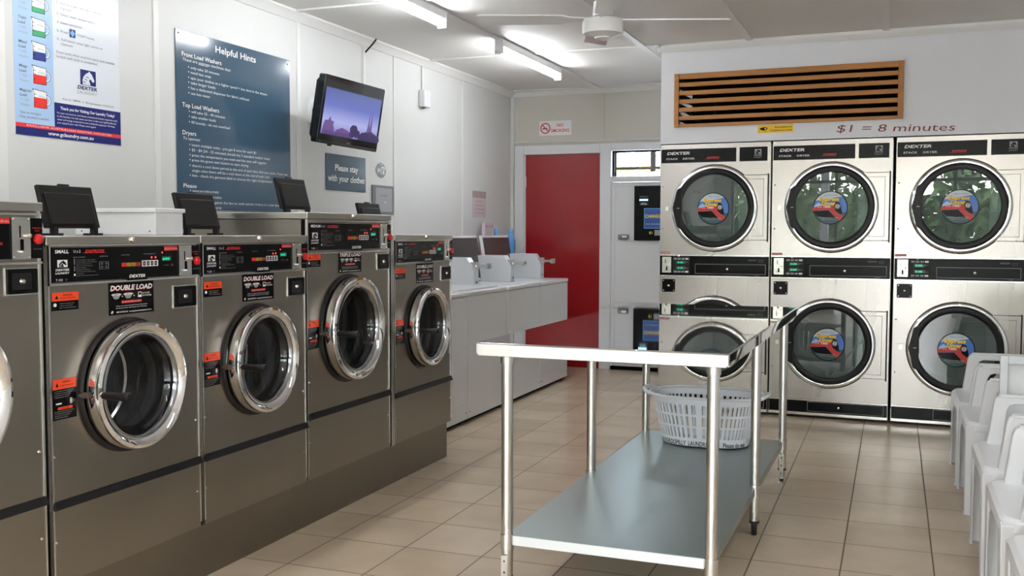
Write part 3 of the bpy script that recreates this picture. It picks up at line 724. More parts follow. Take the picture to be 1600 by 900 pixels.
# ------------------------------------------------------------------ stack dryers
def make_dryer(W):
    t = thing('stack_dryer', 'x', 'dryer')
    S = M['steelb']; c = MB(); D = .55
    for a, b in ((0.003, .012), (W - .012, W - .003)): c.box(a, b, 0.002, D, .02, 1.897, S)
    c.box(.003, W - .003, 0.002, D, 1.88, 1.897, S)
    c.box(.012, W - .012, D - .01, D, .02, 1.88, S)
    cu, cl = (.395, 1.444), (.395, .520); R = .304
    hole_plate(c, .006, W - .006, 1.112, 1.765, cu[0], cu[1], R - .05, 0, S)
    hole_plate(c, .006, W - .006, .128, .962, cl[0], cl[1], R - .05, 0, S)
    c.box(.006, W - .006, 0, .02, 1.765, 1.897, S)
    c.box(.006, W - .006, -.006, .01, 1.105, 1.114, M['edge']); c.box(.006, W - .006, -.004, .01, .958, .966, M['edge'])
    c.box(.006, W - .006, -.004, .01, .120, .127, M['edge']); c.box(.006, W - .006, -.006, .01, .022, .040, M['edge'])
    for z in (1.60, 1.30, .70, .35): c.lathe([(0, -.003), (.005, -.002), (.006, 0)], (.022, 0, z), M['grey'], seg=10)
    for x in (.016, W - .016): c.lathe([(0, -.003), (.005, -.002), (.006, 0)], (x, 0, 1.885), M['edge'], seg=10)
    c.lathe([(0, -.012), (.008, -.010), (.008, 0)], (.145, -.004, 1.106), M['brass'], seg=12)
    c.rect(.008, 1.118, .078, 1.133, -.0006, M['rlabel']); c.text('DO NOT OVERLOAD', .012, 1.122, .006, -.0012, M['white'], w=.06)
    c.build('cabinet', t)
    for x in (.05, W - .05): MB().lathe([(.02, 0), (.02, .008), (.008, .012), (.008, .022)], (x, .06, 0), M['dgrey'], ax='z', seg=14, cap=True).build('foot', t)
    h = MB(); h.cbox(.008, .541, -.004, 0, 1.768, 1.865, .002, M['black'])
    h.text('DEXTER', .05, 1.826, .020, -.0046, M['white'], w=.165, shear=.35, bold=.03)
    h.text('STACK', .045, 1.790, .013, -.0046, M['white'], w=.085, bold=.01); h.text('DRYER', .165, 1.790, .013, -.0046, M['white'], w=.085, bold=.01)
    h.text('EXPRESS', .335, 1.793, .013, -.0046, M['red'], w=.085, shear=.35, bold=.02); h.line(.32, 1.789, .42, 1.789, .0012, -.0046, M['red'])
    h.build('name_panel', t)
    h = MB(); h.cbox(.564, .755, -.004, 0, 1.768, 1.865, .002, M['black'])
    horse(h, .668, 1.815, .045, .034, -.0046, M['grey'], M['black'])
    h.text('DEXTER', .664, 1.802, .009, -.0046, M['grey'], w=.052, shear=.3, bold=.02); h.text('LAUNDRY', .662, 1.789, .008, -.0046, M['grey'], w=.052, shear=.3)
    h.build('logo_panel', t)
    # console
    h = MB(); h.box(.006, W - .006, -.003, .01, .966, 1.105, M['black'])
    h.cbox(.262, .755, -.008, -.002, .980, 1.050, .002, M['grey']); h.cbox(.265, .752, -.010, -.002, .983, 1.047, .002, M['black'])
    h.lathe([(0, -.016), (.008, -.014), (.009, -.008)], (.49, 0, 1.015), M['brass'], seg=14)
    h.text('MEDIUM', .635, 1.075, .009, -.0036, M['grey'], w=.055)
    for z in (1.078, 1.066): h.text('U x 3', .705, z, .006, -.0036, M['grey'], w=.03)
    h.text('T-30X2', .68, .972, .005, -.0036, M['grey'], w=.03)
    h.build('console', t)
    h = MB(); h.cbox(.024, .090, -.012, 0, .984, 1.097, .002, M['tube']); h.rect(.045, 1.053, .049, 1.080, -.0126, M['dark']); h.rect(.052, 1.0, .062, 1.028, -.0126, M['dark']); h.rect(.045, 1.0, .065, 1.004, -.0126, M['dark'])
    h.lathe([(0, -.01), (.006, -.008), (.006, 0)], (.075, -.012, 1.042), M['brass'], seg=10)
    h.build('coin_slot_plate', t)
    h = MB(); h.cbox(.098, .225, -.006, 0, .980, 1.100, .003, M['blackm'])
    for zt in (1.078, .986):
        for i in range(4): h.box(.108 + i * .028, .130 + i * .028, -.009, -.006, zt, zt + .012, M['grey'] if i < 3 else M['white'])
    for zt in (1.048, 1.008):
        h.poly([(.125, zt), (.185, zt), (.200, zt + .010), (.215, zt + .010), (.215, zt + .016), (.200, zt + .016), (.185, zt + .022), (.125, zt + .022)] if zt > 1.02 else [(.125, zt), (.185, zt), (.200, zt + .006), (.215, zt + .006), (.215, zt + .012), (.200, zt + .012), (.185, zt + .022), (.125, zt + .022)], -.0064, M['dgrey'])
        h.rect(.127, zt + .001, .184, zt + .021, -.0068, M['greend']); h.text('0:00', .135, zt + .005, .012, -.0074, M['green'], w=.042)
    h.build('keypad', t)
    h = MB(); h.cbox(.024, .118, -.005, 0, .845, .937, .006, M['black'])
    h.lathe([(0, -.012), (.007, -.010), (.010, -.005)], (.071, 0, .891), M['brass'], seg=14)
    for x in (.034, .108):
        for z in (.856, .926): h.lathe([(0, -.007), (.004, -.005)], (x, 0, z), M['edge'], seg=8)
    h.build('coin_box', t)
    h = MB(); h.box(.006, W - .006, -.002, .01, .040, .120, M['black']); h.cbox(.262, .755, -.005, -.001, .048, .116, .002, M['grey']); h.cbox(.265, .752, -.007, -.001, .051, .113, .002, M['black'])
    h.lathe([(0, -.014), (.008, -.012), (.009, -.006)], (.468, 0, .083), M['brass'], seg=14); h.build('kick_panel', t)
    for (cx, cz) in (cu, cl):
        ctr = (cx, 0, cz)
        dr = MB(); dr.lathe([(R - .05, .0), (R - .052, .03), (.24, .05), (.245, .40)], ctr, M['drumd'], seg=48); dr.lathe([(.245, .40), (.12, .405), (0, .405)], ctr, M['drumd'], seg=48)
        for k_ in range(3):
            a = k_ * 2 * PI / 3 + .5; dr.tube([(cx + .225 * math.cos(a), .08, cz + .225 * math.sin(a)), (cx + .225 * math.cos(a), .38, cz + .225 * math.sin(a))], .02, M['drum'], seg=8)
        dr.build('drum', t)
        # hinge plate (right of the porthole)
        h = MB(); h.prism([(cx + .17, cz - .2255), (W - .020, cz - .2255), (W - .020, cz + .2295), (cx + .17, cz + .2295)], 'y', -.004, .0, M['blackm']); h.prism([(cx + .2175, cz - .1975), (W - .0475, cz - .1975), (W - .0475, cz + .2005), (cx + .2175, cz + .2005)], 'y', -.0105, -.0095, M['grey']); h.prism([(cx + .17, cz - .222), (W - .022, cz - .222), (W - .022, cz + .226), (cx + .17, cz + .226)], 'y', -.010, .0, S)
        h.prism([(cx + .22, cz - .195), (W - .050, cz - .195), (W - .050, cz + .198), (cx + .22, cz + .198)], 'y', -.012, -.0095, S)
        h.box(W - .022, W - .014, -.014, 0, cz - .236, cz + .236, M['blackm'])
        h.build('hinge_plate', t, bevel=.0015)
        dd = MB()
        dd.lathe([(R + .008, 0), (R + .008, -.006), (R + .004, -.006), (R + .003, -.001)], ctr, S, seg=96)
        dd.lathe([(R + .003, -.002), (R - .002, -.004)], ctr, M['blackm'], seg=96)
        dd.lathe([(R - .002, -.002), (R - .001, -.022), (R - .006, -.030), (R - .016, -.034), (R - .026, -.032), (R - .031, -.026)], ctr, M['chrome'], seg=96)
        dd.lathe([(R - .031, -.026), (R - .034, -.034), (R - .050, -.036), (R - .066, -.032), (R - .072, -.020)], ctr, M['rim'], seg=96)
        # vertical grip pad
        dd.prism([(cx - .262 + .06 * 0, cz - .13), (cx - .232, cz - .15), (cx - .225, cz), (cx - .232, cz + .15), (cx - .262, cz + .13), (cx - .292, cz + .0)], 'y', -.040, -.030, M['rim'])
        dd.disc(cx - .252, cz, .003, -.0405, M['white'], seg=8); dd.rect(cx - .262, cz - .0008, cx - .242, cz + .0008, -.0405, M['white'])
        door = dd.build('door', t)
        gl = MB(); gl.disc(cx, cz, R - .069, -.026, M['dglass'], seg=64); gl.build('door_glass', door)
        st = MB(); r = .112; sx, sz = cx - .004, cz - .004; y = -.0285
        st.disc(sx, sz, r, -.028, M['black'], seg=48)
        ri = r * .95
        st.disc(sx, sz, ri, y, M['sky'], seg=48)
        st.disc(sx, sz, ri, y - .0004, M['pale'], seg=24, a0=.25 * PI, a1=.85 * PI)
        def C(a): a = math.radians(a); return (sx + ri * math.cos(a), sz + ri * math.sin(a))
        st.poly([C(a) for a in range(188, 345, 6)] + [(sx + .4 * r, sz - .35 * r)], y - .0008, M['steelblue'])
        st.poly([(sx - r * .95, sz + r * .10), (sx - r * .7, sz + r * .32), (sx - r * .45, sz + r * .18), (sx - .2 * r, sz + .3 * r), (sx, sz), (sx - r * .9, sz - .05 * r)], y - .0012, M['lblue'])
        st.poly([(sx - r, sz + .02 * r), (sx - .35 * r, sz + .15 * r), (sx + .18 * r, sz + .16 * r), (sx + .45 * r, sz - .35 * r), (sx + .78 * r, sz - .5 * r), (sx + .55 * r, sz - .78 * r), (sx + .2 * r, sz - .45 * r), (sx - .1 * r, sz - .12 * r), (sx - r, sz - .18 * r)], y - .0016, M['skin'])
        st.poly([(sx - .97 * r, sz - .2 * r), (sx - .1 * r, sz - .14 * r), (sx + .2 * r, sz - .48 * r), (sx + .3 * r, sz - .66 * r), (sx - .75 * r, sz - .5 * r)], y - .0020, M['black'])
        st.poly([(sx + .15 * r, sz + .28 * r), (sx + .3 * r, sz + .36 * r), (sx + .52 * r, sz + .30 * r), (sx + .62 * r, sz + .02 * r), (sx + .7 * r, sz - .38 * r), (sx + .48 * r, sz - .33 * r), (sx + .3 * r, sz - .18 * r), (sx + .22 * r, sz + .1 * r)], y - .0024, M['black'])
        st.disc(sx + .42 * r, sz + .08 * r, .15 * r, y - .0028, M['grey'], seg=16); st.line(sx + .32 * r, sz + .0 * r, sx + .37 * r, sz + .2 * r, .03 * r, y - .0032, M['white']); st.line(sx + .44 * r, sz - .02 * r, sx + .5 * r, sz + .18 * r, .03 * r, y - .0032, M['white'])
        st.text('TAKE IT A STEAM', sx - .38 * r, sz + .72 * r, .055 * r, y - .001, M['black'], w=.8 * r)
        for dx, mm, yy in ((.02, 'wood', 0), (0, 'ytext', .0006)):
            st.text('Express', sx - (.62 - dx) * r, sz + (.42 - dx) * r, .22 * r, y - .003 - yy, M[mm], w=1.12 * r, bold=.04)
            st.text('Dryer', sx - (.48 - dx) * r, sz + (.16 - dx) * r, .22 * r, y - .003 - yy, M[mm], w=.78 * r, bold=.04)
        st.text('IN NO', sx - .72 * r, sz + .0 * r, .07 * r, y - .003, M['white'], w=.24 * r, shear=.2); st.text('TIME!', sx - .42 * r, sz - .0 * r, .13 * r, y - .003, M['white'], w=.44 * r, bold=.03, shear=.2)
        st.text('Powerful and efficient drying', sx - .6 * r, sz - .62 * r, .045 * r, y - .003, M['white'], w=1.05 * r); st.text('saves time on every load', sx - .45 * r, sz - .71 * r, .045 * r, y - .003, M['ytext'], w=.85 * r)
        st.build('door_sticker', door)
        h = MB(); h.cbox(.034, .072, -.008, 0, cz - .026, cz + .022, .003, S); h.cbox(.044, .066, -.012, -.006, cz - .016, cz + .012, .002, M['edge']); h.build('latch', t)
    return t
M['rlabel'] = mat('small red label', s2l('a5444a'), .5); M['rim'] = mat('black door rim', (.006, .005, .0055), .3, spec=.2)
M['drumd'] = mat('dryer drum', (.10, .12, .12), .5, .4, noise=.3, nscale=12)
dy = make_dryer(.782); G3 = 'stainless stack dryers'
def DL(x, y=0, z=0): return tuple(DO + ex * x - ny * y + Vector((0, 0, z)))
o1 = place(dy, DL(0), A, 'stainless stack dryer beside the change machine door, leftmost of three')
o2 = place(copy_tree(dy), DL(.787), A, 'stainless stack dryer in the middle, between the other two dryers')
dz = make_dryer(.785)
o3 = place(dz, DL(1.583), A, 'stainless stack dryer cut off at right, behind the white chairs')
for o in (o1, o2, o3): o['group'] = G3
tag(MB().box(1.5715, 1.5815, .012, .04, .02, 1.88, M['dark']).build('trim_dryer_gap'), kind='structure')
g = bpy.data.objects['trim_dryer_gap']; g.location = DO; g.rotation_euler.z = A

# vent grille
t = thing('vent_grille', 'wide pine slatted vent grille high on the wall above the dryers', 'vent', DL(.103, -.001, 2.018), A)
m_ = MB(); wd = 1.517
m_.box(0, .033, -.03, 0, 0, .375, M['wood']); m_.build('stile', t, bevel=.002)
MB().box(wd - .033, wd, -.03, 0, 0, .375, M['wood']).build('stile', t, bevel=.002)
zs_ = [(.0, .022), (.049, .078), (.107, .137), (.165, .195), (.224, .254), (.283, .313), (.336, .375)]
for i, (z0, z1) in enumerate(zs_):
    MB().box(.033, wd - .033, -.022, -.004, z0, z1, M['wood']).build('slat', t, bevel=.002)
m_ = MB(); m_.box(.02, wd - .02, .30, .31, -.05, .42, M['dark'])
for i in range(3): m_.lathe([(.09, 0), (.10, .02), (.09, .04), (.10, .06), (.09, .08)], (.16 + .55 * i, .16, .15 + .03 * i), M['duct'] if 'duct' in M else M['tube'], seg=24)
m_.build('ducting', t)
M['duct'] = M['tube']
m_ = MB()
for i in range(4): m_.add([(.033, .02, .02 + .075 * i), (.033, .02, .045 + .075 * i), (.12, .02, -.03 + .075 * i + .03), (.12, .02, -.055 + .075 * i + .03)], [(0, 1, 2, 3)], M['frame'])
m_.build('insect_screen', t)

# wall lettering & sticker
m_ = MB(); f = 1.0
m_.text('$1 = 8 minutes', 1.205, 1.946, .050, 0, M['maroon'], w=.725, shear=.22)
m_.v = [(x, y, z - (x - 1.2) * .022) for x, y, z in m_.v]
o = m_.build('wall_lettering'); o.location = DL(0, -.0015, 0); o.rotation_euler.z = A
tag(o, 'maroon lettering reading $1 = 8 minutes above the middle dryers', 'lettering')
m_ = MB(); m_.box(.687, .923, 0, .001, 1.958, 2.012, M['yellow'])
m_.text('Surveillance', .915, 1.991, .010, -.0004, M['black'], w=.115, align='r', bold=.02); m_.text('Camera in Use', .915, 1.970, .010, -.0004, M['black'], w=.145, align='r', bold=.02)
m_.poly([(.70, 1.992), (.735, 1.999), (.752, 1.992), (.748, 1.980), (.715, 1.976), (.703, 1.982)], -.0004, M['black']); m_.disc(.738, 1.988, .006, -.0008, M['yellow'], seg=12); m_.line(.72, 1.978, .745, 1.966, .003, -.0004, M['black'])
o = m_.build('surveillance_sticker'); o.location = DL(0, -.0015, 0); o.rotation_euler.z = A
tag(o, 'small yellow surveillance camera sticker below the pine vent grille', 'sticker')

# ------------------------------------------------------------------ signs on walls
def wall_sign(name, label, cat, y0, z0): return thing(name, label, cat, (.001, y0, z0), PI / 2)
# Helpful Hints
t = wall_sign('hints_sign', 'large slate blue sign headed Helpful Hints on the left wall', 'sign', 4.171, 1.388)
m_ = MB(); SW, SH = 1.022, .913; m_.box(0, SW, -.006, 0, 0, SH, M['slate'])
for x, z in ((.022, SH - .02), (SW - .02, SH - .028), (.02, .02), (SW - .02, .02)): m_.lathe([(0, -.0095), (.005, -.008), (.006, -.006)], (x, 0, z), M['blackm'], seg=10)
m_.build('board', t)
m_ = MB(); y = -.0066; OW = M['offw']
def HT(s, x, z, h, w, **kw): m_.text(s, x - 4.171, z - 1.388, h, y, OW, w=w, **kw)
HT('Helpful Hints', 4.49, 2.232, .036, .362, bold=.015)
HT('Front Load Washers', 4.217, 2.170, .023, .322, bold=.012)
HT('These are express machines that:', 4.220, 2.147, .0155, .398, shear=.22)
m_.line(4.345 - 4.171, 2.1445 - 1.388, 4.425 - 4.171, 2.1445 - 1.388, .0016, y, OW)
rows = [('only take 20 minutes', 2.113, .235), ('need less soap', 2.088, .165), ('spin your clothes at a higher speed = less time in the dryers', 2.060, .675), ('take larger loads', 2.035, .2), ('has a dedicated dispenser for fabric softener', 2.008, .505), ('use less water', 1.981, .155),
        ('will take 35 - 40 minutes', 1.886, .28), ('take smaller loads', 1.860, .20), ('fill loosely - do not overload', 1.832, .32),
        ('insert multiple coins - you get 8 mins for each $1', 1.715, .56), ('$3 - $4 (24 - 32 minutes) should dry 2 standard washer loads', 1.689, .695), ('press the temperature you want and the time will register', 1.662, .66), ('press the green start button to start drying', 1.637, .485), ("there's a cool down period at the end of each time that you select. If you use", 1.608, .875), ('hint - check the garment label to choose the right temperature', 1.557, .715),
        ('remove your clothes promptly', 1.478, .215), ('use only liquid or powder in machines', 1.449, .24), ('note that it is against the law to wash animal clothes in a coin laundry', 1.421, .83), ('keep the laundry clean and tidy', 1.393, .24)]
for s, z, w_ in rows:
    m_.disc(4.268 - 4.171, z + .007 - 1.388, .0036, y, OW, seg=10); HT(s, 4.284, z, .0145, w_)
HT('single coins there will be a cool down at the end of each coin', 4.284, 1.583, .0145, .69)
HT('Top Load Washers', 4.214, 1.912, .023, .30, bold=.012); HT('Dryers', 4.213, 1.770, .023, .107, bold=.012); HT('To operate:', 4.215, 1.745, .0155, .137, shear=.22); HT('Please', 4.214, 1.499, .021, .104, bold=.012)
m_.build('lettering', t)
# poster
t = wall_sign('laundry_poster', 'glossy blue and white washing instructions poster at the upper left', 'poster', 3.172, 1.676)
m_ = MB(); PW, PH = .606, .86; m_.box(0, PW, -.002, 0, 0, PH, M['paper'])
y = -.0026; q = lambda yy: yy - 3.172; zq = lambda z: z - 1.676
m_.rect(0, zq(1.726), .208, PH, y, M['lblue']); m_.rect(.208, zq(1.726), PW, zq(1.832), y, M['navy']); m_.rect(0, zq(1.709), PW, zq(1.727), y, M['red']); m_.rect(0, 0, PW, zq(1.709), y, M['navy'])
m_.build('sheet', t)
m_ = MB(); y = -.0032
def PT(s, yy, z, h, w, c='dgrey', **kw): m_.text(s, q(yy), zq(z), h, y, M[c], w=w, **kw)
for i, (nm, md, lv, lc) in enumerate((('Double', 'T-300', .30, 'ygreen'), ('Triple', 'T-400', .35, 'ygreen'), ('Maxi', 'T-600', .50, 'dblue'), ('Mega', 'T-900', .55, 'jred'), ('Magnum', 'T-1200', .60, 'jred'))):
    zt = 2.278 - .1005 * i if i < 5 else 0
    z0 = zt - .078
    jx = 3.270; jw = .068
    def J(a, b): return (q(jx + a), zq(z0 + b))
    m_.poly([J(0, 0), J(jw, .0), J(jw, .07), J(-.006, .074)], y, M['white']); m_.poly([J(0, 0), J(jw, 0), J(jw, .07 * lv), J(0, .07 * lv)], y - .0004, M[lc])
    for a, b in ((J(0, 0), J(jw, 0)), (J(jw, 0), J(jw, .07)), (J(jw, .07), J(-.008, .076)), (J(-.008, .076), J(0, .062)), (J(0, .062), J(0, 0))): m_.line(*a, *b, .0018, y - .0008, M['black'])
    m_.ringd(q(jx + jw), zq(z0 + .035), .016, .021, y - .0008, M['white'], seg=16, a0=-PI / 2, a1=PI / 2); m_.ringd(q(jx + jw), zq(z0 + .035), .021, .0228, y - .0008, M['black'], seg=16, a0=-PI / 2, a1=PI / 2)
    for b in (.02, .04, .055): m_.line(*J(0, b), *J(.012, b), .0015, y - .0012, M['black'])
    m_.text('1/%d Cup' % (4 if i < 2 else 2), q(jx + .025), zq(z0 + .046), .006, y - .0012, M['dgrey'], w=.032)
    PT(nm, 3.197, zt - .018, .012, .042 if i < 4 else .06, bold=.02); PT('Load', 3.197, zt - .038, .012, .035, bold=.02); PT(md, 3.197, zt - .058, .012, .04 if i < 4 else .048, 'grey'); PT('Washer', 3.197, zt - .078, .012, .05, 'grey')
PT('*Save on detergent.', 3.193, 1.766, .010, .115); PT('Only use what is needed.', 3.193, 1.748, .010, .155)
PT('2.', 3.404, 2.262, .011, .012); PT('Add detergent and fabric softener', 3.425, 2.262, .011, .25); PT('(Optional).', 3.425, 2.241, .011, .07)
PT('3.', 3.404, 2.214, .011, .012); PT('Select wash temperature', 3.425, 2.214, .011, .2)
PT('4.', 3.404, 2.178, .011, .012); PT('Insert coins/card.', 3.425, 2.178, .011, .125)
PT('5.', 3.404, 2.140, .011, .012); PT('Press', 3.425, 2.140, .011, .042); PT('START button.', 3.52, 2.140, .011, .105)
m_.rect(q(3.475), zq(2.129), q(3.509), zq(2.165), y, M['navy']); m_.poly([(q(3.478), zq(2.147)), (q(3.492), zq(2.132)), (q(3.506), zq(2.147)), (q(3.492), zq(2.162))], y - .0005, M['bottle'])
PT('6.', 3.404, 2.105, .011, .012); PT('Add bleach when light comes on', 3.425, 2.105, .011, .245); PT('(Optional).', 3.425, 2.086, .011, .07)
PT('Door locks when machine starts and remains', 3.399, 2.048, .011, .345); PT('locked until cycle is completed.', 3.399, 2.029, .011, .24)
horse(m_, q(3.532), zq(1.930), .094, .068, y, M['navy'], M['paper'])
PT('DEXTER', 3.514, 1.909, .016, .118, 'navy', shear=.3, bold=.03); PT('LAUNDRY', 3.512, 1.888, .014, .118, 'grey', shear=.3)
PT('Since 1894  •  Employee Owned', 3.427, 1.848, .009, .306)
PT('Thank you for Visiting Our Laundry Today!', 3.413, 1.804, .013, .325, 'white', bold=.02)
for i, s in enumerate(('For your convenience, the Dexter professional laundry equipment used', 'in this laundry not only saves you time, it also uses significantly less', 'water and energy compared to most residential equipment. We hope', 'you enjoyed your visit. Please come again!')):
    PT(s, 3.394, 1.785 - .0142 * i, .008, (.36, .355, .345, .225)[i], 'white')
PT('EXCLUSIVE AUSTRALIAN DEXTER IMPORTER', 3.229, 1.714, .008, .49, 'white'); PT('www.gclaundry.com.au', 3.342, 1.687, .016, .262, 'white', bold=.02)
m_.build('print', t)
# please stay
t = wall_sign('stay_sign', 'small slate blue sign reading Please stay with your clothes under the television', 'sign', 5.6, 1.543)
MB().box(0, .516, -.004, 0, 0, .236, M['slate']).build('board', t)
m_ = MB(); m_.text('Please stay', .262, .130, .043, -.0046, M['offw'], w=.30, align='c', bold=.02); m_.text('with your clothes', .260, .060, .043, -.0046, M['offw'], w=.475, align='c', bold=.02); m_.build('lettering', t)
# wifi
t = wall_sign('wifi_sticker', 'round black and white wifi sticker right of the small blue sign', 'sticker', 6.343, 1.709)
m_ = MB(); m_.disc(0, 0, .078, -.001, M['black'], seg=32, rz=.053); m_.poly([(.004, -.024), (.052, -.024), (.060, -.014), (.060, .016), (.052, .026), (.004, .026)], -.0016, M['white'])
m_.text('Wi', -.062, -.018, .036, -.0016, M['white'], w=.055, bold=.03); m_.text('Fi', .012, -.018, .036, -.0022, M['black'], w=.045, bold=.03); m_.text('FREE', 0, .036, .009, -.0016, M['white'], w=.04, align='c'); m_.build('face', t)
# grey plate
t = wall_sign('switch_plate', 'grey metal plate on the wall behind the last soap lid', 'plate', 6.206, 1.394)
MB().cbox(0, .306, -.012, 0, 0, .208, .004, M['platemat']).build('plate', t)
m_ = MB(); m_.cbox(.03, .276, -.015, -.011, .02, .19, .004, M['grey']); m_.text('LAUNDRY', .153, .13, .014, -.0156, M['dgrey'], w=.12, align='c'); m_.disc(.17, .09, .006, -.0156, M['white'], seg=12); m_.build('cover', t)
# paper note
t = wall_sign('paper_note', 'handwritten paper note taped to the wall above the ledge', 'note', 7.998, 1.400)
m_ = MB(); m_.box(0, .303, -.002, 0, 0, .170, M['cream']); m_.box(0, .303, -.002, 0, .172, .232, M['ctop'])
for i, (s, w_) in enumerate((('WASH ONLY', .15), ('DO NOT SIT', .2), ('ON THE MACHINES', .2), ('THANKS FOLKS', .19))): m_.text(s, .06, .135 - .034 * i, .013, -.0026, M['dgrey'], w=w_, shear=.1)
m_.text('7', .24, .012, .016, -.0026, M['dgrey']); m_.build('sheet', t)
# soap card on the ledge
t = thing('soap_box', 'small pale pink carton reading Pay Soap standing on the wall ledge', 'carton', (.10, 8.02, 1.068), PI / 2)
m_ = MB(); m_.box(.02, .22, 0, .03, .02, .285, M['cream']); m_.box(.02, .22, -.001, .0, .11, .14, M['black'])
m_.text('Pay Soap', .12, .245, .024, -.001, M['maroon'], w=.17, align='c')
for z in (.20, .175): m_.text('one scoop each', .12, z, .009, -.001, M['grey'], w=.12, align='c')
m_.build('card', t)
m_ = MB(); m_.box(.01, .19, -.02, .035, 0, .105, M['skin']); m_.box(.03, .1, -.021, -.02, .02, .09, M['cream']); m_.build('tray', t, bevel=.006)
# no smoking
t = thing('no_smoking_sign', 'white NO SMOKING sign with red prohibition circle above the red door', 'sign', (.279, YB - .003, 2.180), 0)
m_ = MB(); m_.box(0, .317, 0, .003, 0, .136, M['white']); m_.ringd(.060, .068, .040, .051, -.0006, M['red'], seg=32)
m_.rect(.030, .060, .078, .069, -.0006, M['black']); m_.rect(.080, .060, .088, .069, -.0006, M['orange']); m_.line(.07, .075, .08, .09, .003, -.0006, M['grey'])
m_.line(.031, .097, .089, .039, .010, -.0012, M['red'])
m_.text('NO', .205, .080, .030, -.0006, M['red'], w=.062, align='c', bold=.02); m_.text('SMOKING', .205, .030, .030, -.0006, M['red'], w=.178, align='c', bold=.02)
m_.build('face', t)

# change machine
t = thing('change_machine', 'black change machine with a blue lit slot set in the white door', 'change machine', (1.206, YB + .003, 1.200), 0)
m_ = MB(); m_.cbox(0, .25, -.03, 0, 0, .495, .003, M['black']); m_.build('casing', t)
m_ = MB(); m_.cbox(.048, .135, -.045, -.029, .318, .405, .004, M['blackm']); m_.rect(.056, .392, .128, .402, -.0455, M['dgrey']); m_.rect(.053, .360, .130, .374, -.0458, M['bluelit'])
m_.poly([(.06, .322), (.125, .322), (.115, .342), (.07, .342)], -.0458, M['grey']); m_.build('note_slot', t)
m_ = MB(); m_.box(.092, .25, -.032, -.029, .108, .292, M['bottle']); m_.rect(.098, .114, .25, .286, -.0324, M['cblue']); m_.text('CHANGE', .100, .205, .030, -.033, M['ytext'], w=.155, bold=.03)
m_.text('Insert notes here', .11, .145, .010, -.033, M['white'], w=.13); m_.build('change_sign', t)
m_ = MB(); m_.text('$1', .14, .06, .022, -.0306, M['ytext'], w=.03, bold=.02); m_.rect(.19, .045, .25, .095, -.0306, M['grey']); m_.build('coin_marking', t)

# ------------------------------------------------------------------ television
t = thing('television', 'black flat screen television tilted on a wall bracket, showing a purple skyline', 'television')
yw, pt_, rl = -.087, .165, -.023
n_ = Vector((math.cos(pt_) * math.cos(yw), math.cos(pt_) * math.sin(yw), -math.sin(pt_)))
r_ = Vector((-math.sin(yw), math.cos(yw), 0)); u_ = n_.cross(r_); u_ = u_ if u_.z > 0 else -u_
ra = r_ * math.cos(rl) + u_ * math.sin(rl); ua = -r_ * math.sin(rl) + u_ * math.cos(rl)
tm = Matrix((ra, -n_, ua)).transposed().to_4x4(); tm.translation = Vector((.361, 5.324, 1.976))
t.matrix_world = tm
TW, TH = .62, .395
m_ = MB(); m_.cbox(-TW / 2, TW / 2, 0, .045, -TH / 2, TH / 2, .008, M['tvb']); m_.cbox(-TW / 2 + .02, TW / 2 - .02, .045, .075, -TH / 2 + .02, TH / 2 - .02, .02, M['blackp'])
m_.box(-TW / 2 + .01, TW / 2 - .01, -.004, 0, -TH / 2 + .004, -TH / 2 + .016, M['gasket'])
m_.lathe([(.012, 0), (.015, .02), (0, .022)], (-.16, .02, -TH / 2 - .010), M['blackm'], ax='z', seg=12)
m_.text('SAMSUNG', 0, -TH / 2 + .022, .006, -.0006, M['grey'], w=.035, align='c'); m_.build('housing', t, bevel=.003)
m_ = MB(); sw, z0, z1 = .575, -.142, .128; m_.rect(-sw / 2, z0, sw / 2, z1, -.001, M['tv']); y = -.0016
tw = lambda f: -sw / 2 + f * sw; tz = lambda f: z0 + f * (z1 - z0)
m_.poly([(tw(a), tz(b)) for a, b in ((.76, 0), (.76, .12), (.79, .2), (.81, .45), (.82, .72), (.83, .45), (.84, .3), (.855, .5), (.865, .76), (.875, .5), (.885, .25), (.90, 0))], y, M['tvsil'])
m_.poly([(tw(a), tz(b)) for a, b in ((.02, 0), (.02, .16), (.04, .28), (.05, .30), (.10, .31), (.125, .40), (.15, .31), (.2, .30), (.19, .22), (.22, .12), (.22, 0))], y, M['tvsil'])
m_.poly([(tw(a), tz(b)) for a, b in ((.2, 0), (.25, .13), (.35, .2), (.45, .16), (.52, .1), (.52, 0))], y, M['tvsil'])
random.seed(3)
for cx_, cz_, rr in ((.56, .2, .07), (.62, .12, .06), (.53, .1, .05), (.76, .08, .08), (.88, .1, .09), (.7, .04, .06), (.97, .05, .08)):
    m_.poly([(tw(cx_ + rr * (1 + .25 * random.uniform(-1, 1)) * math.cos(a * PI / 9)), tz(max(0, cz_ + rr * 1.6 * (1 + .25 * random.uniform(-1, 1)) * math.sin(a * PI / 9)))) for a in range(18)], y - .0004, M['tvtree'])
for i in range(40): m_.rect(tw(.01 + i * .0135), tz(0), tw(.016 + i * .0135), tz(.09), y - .0006, M['tvtree'])
m_.build('screen', t)
m_ = MB(); ti = tm.inverted()
a = ti @ Vector((.012, 5.45, 2.03)); b = Vector((0, .075, 0))
m_.tube([tuple(a), tuple(a.lerp(b, .5) + Vector((0, .03, 0))), tuple(b)], .022, M['blackm'], seg=10)
m_.build('bracket_arm', t)
m_ = MB(); vs = [ti @ Vector((x, y_, z)) for x in (.001, .02) for y_ in (5.40, 5.52) for z in (1.95, 2.10)]
m_.add(vs, [(0, 1, 3, 2), (4, 6, 7, 5), (0, 4, 5, 1), (2, 3, 7, 6), (0, 2, 6, 4), (1, 5, 7, 3)], M['enamel']); m_.build('wall_plate', t)

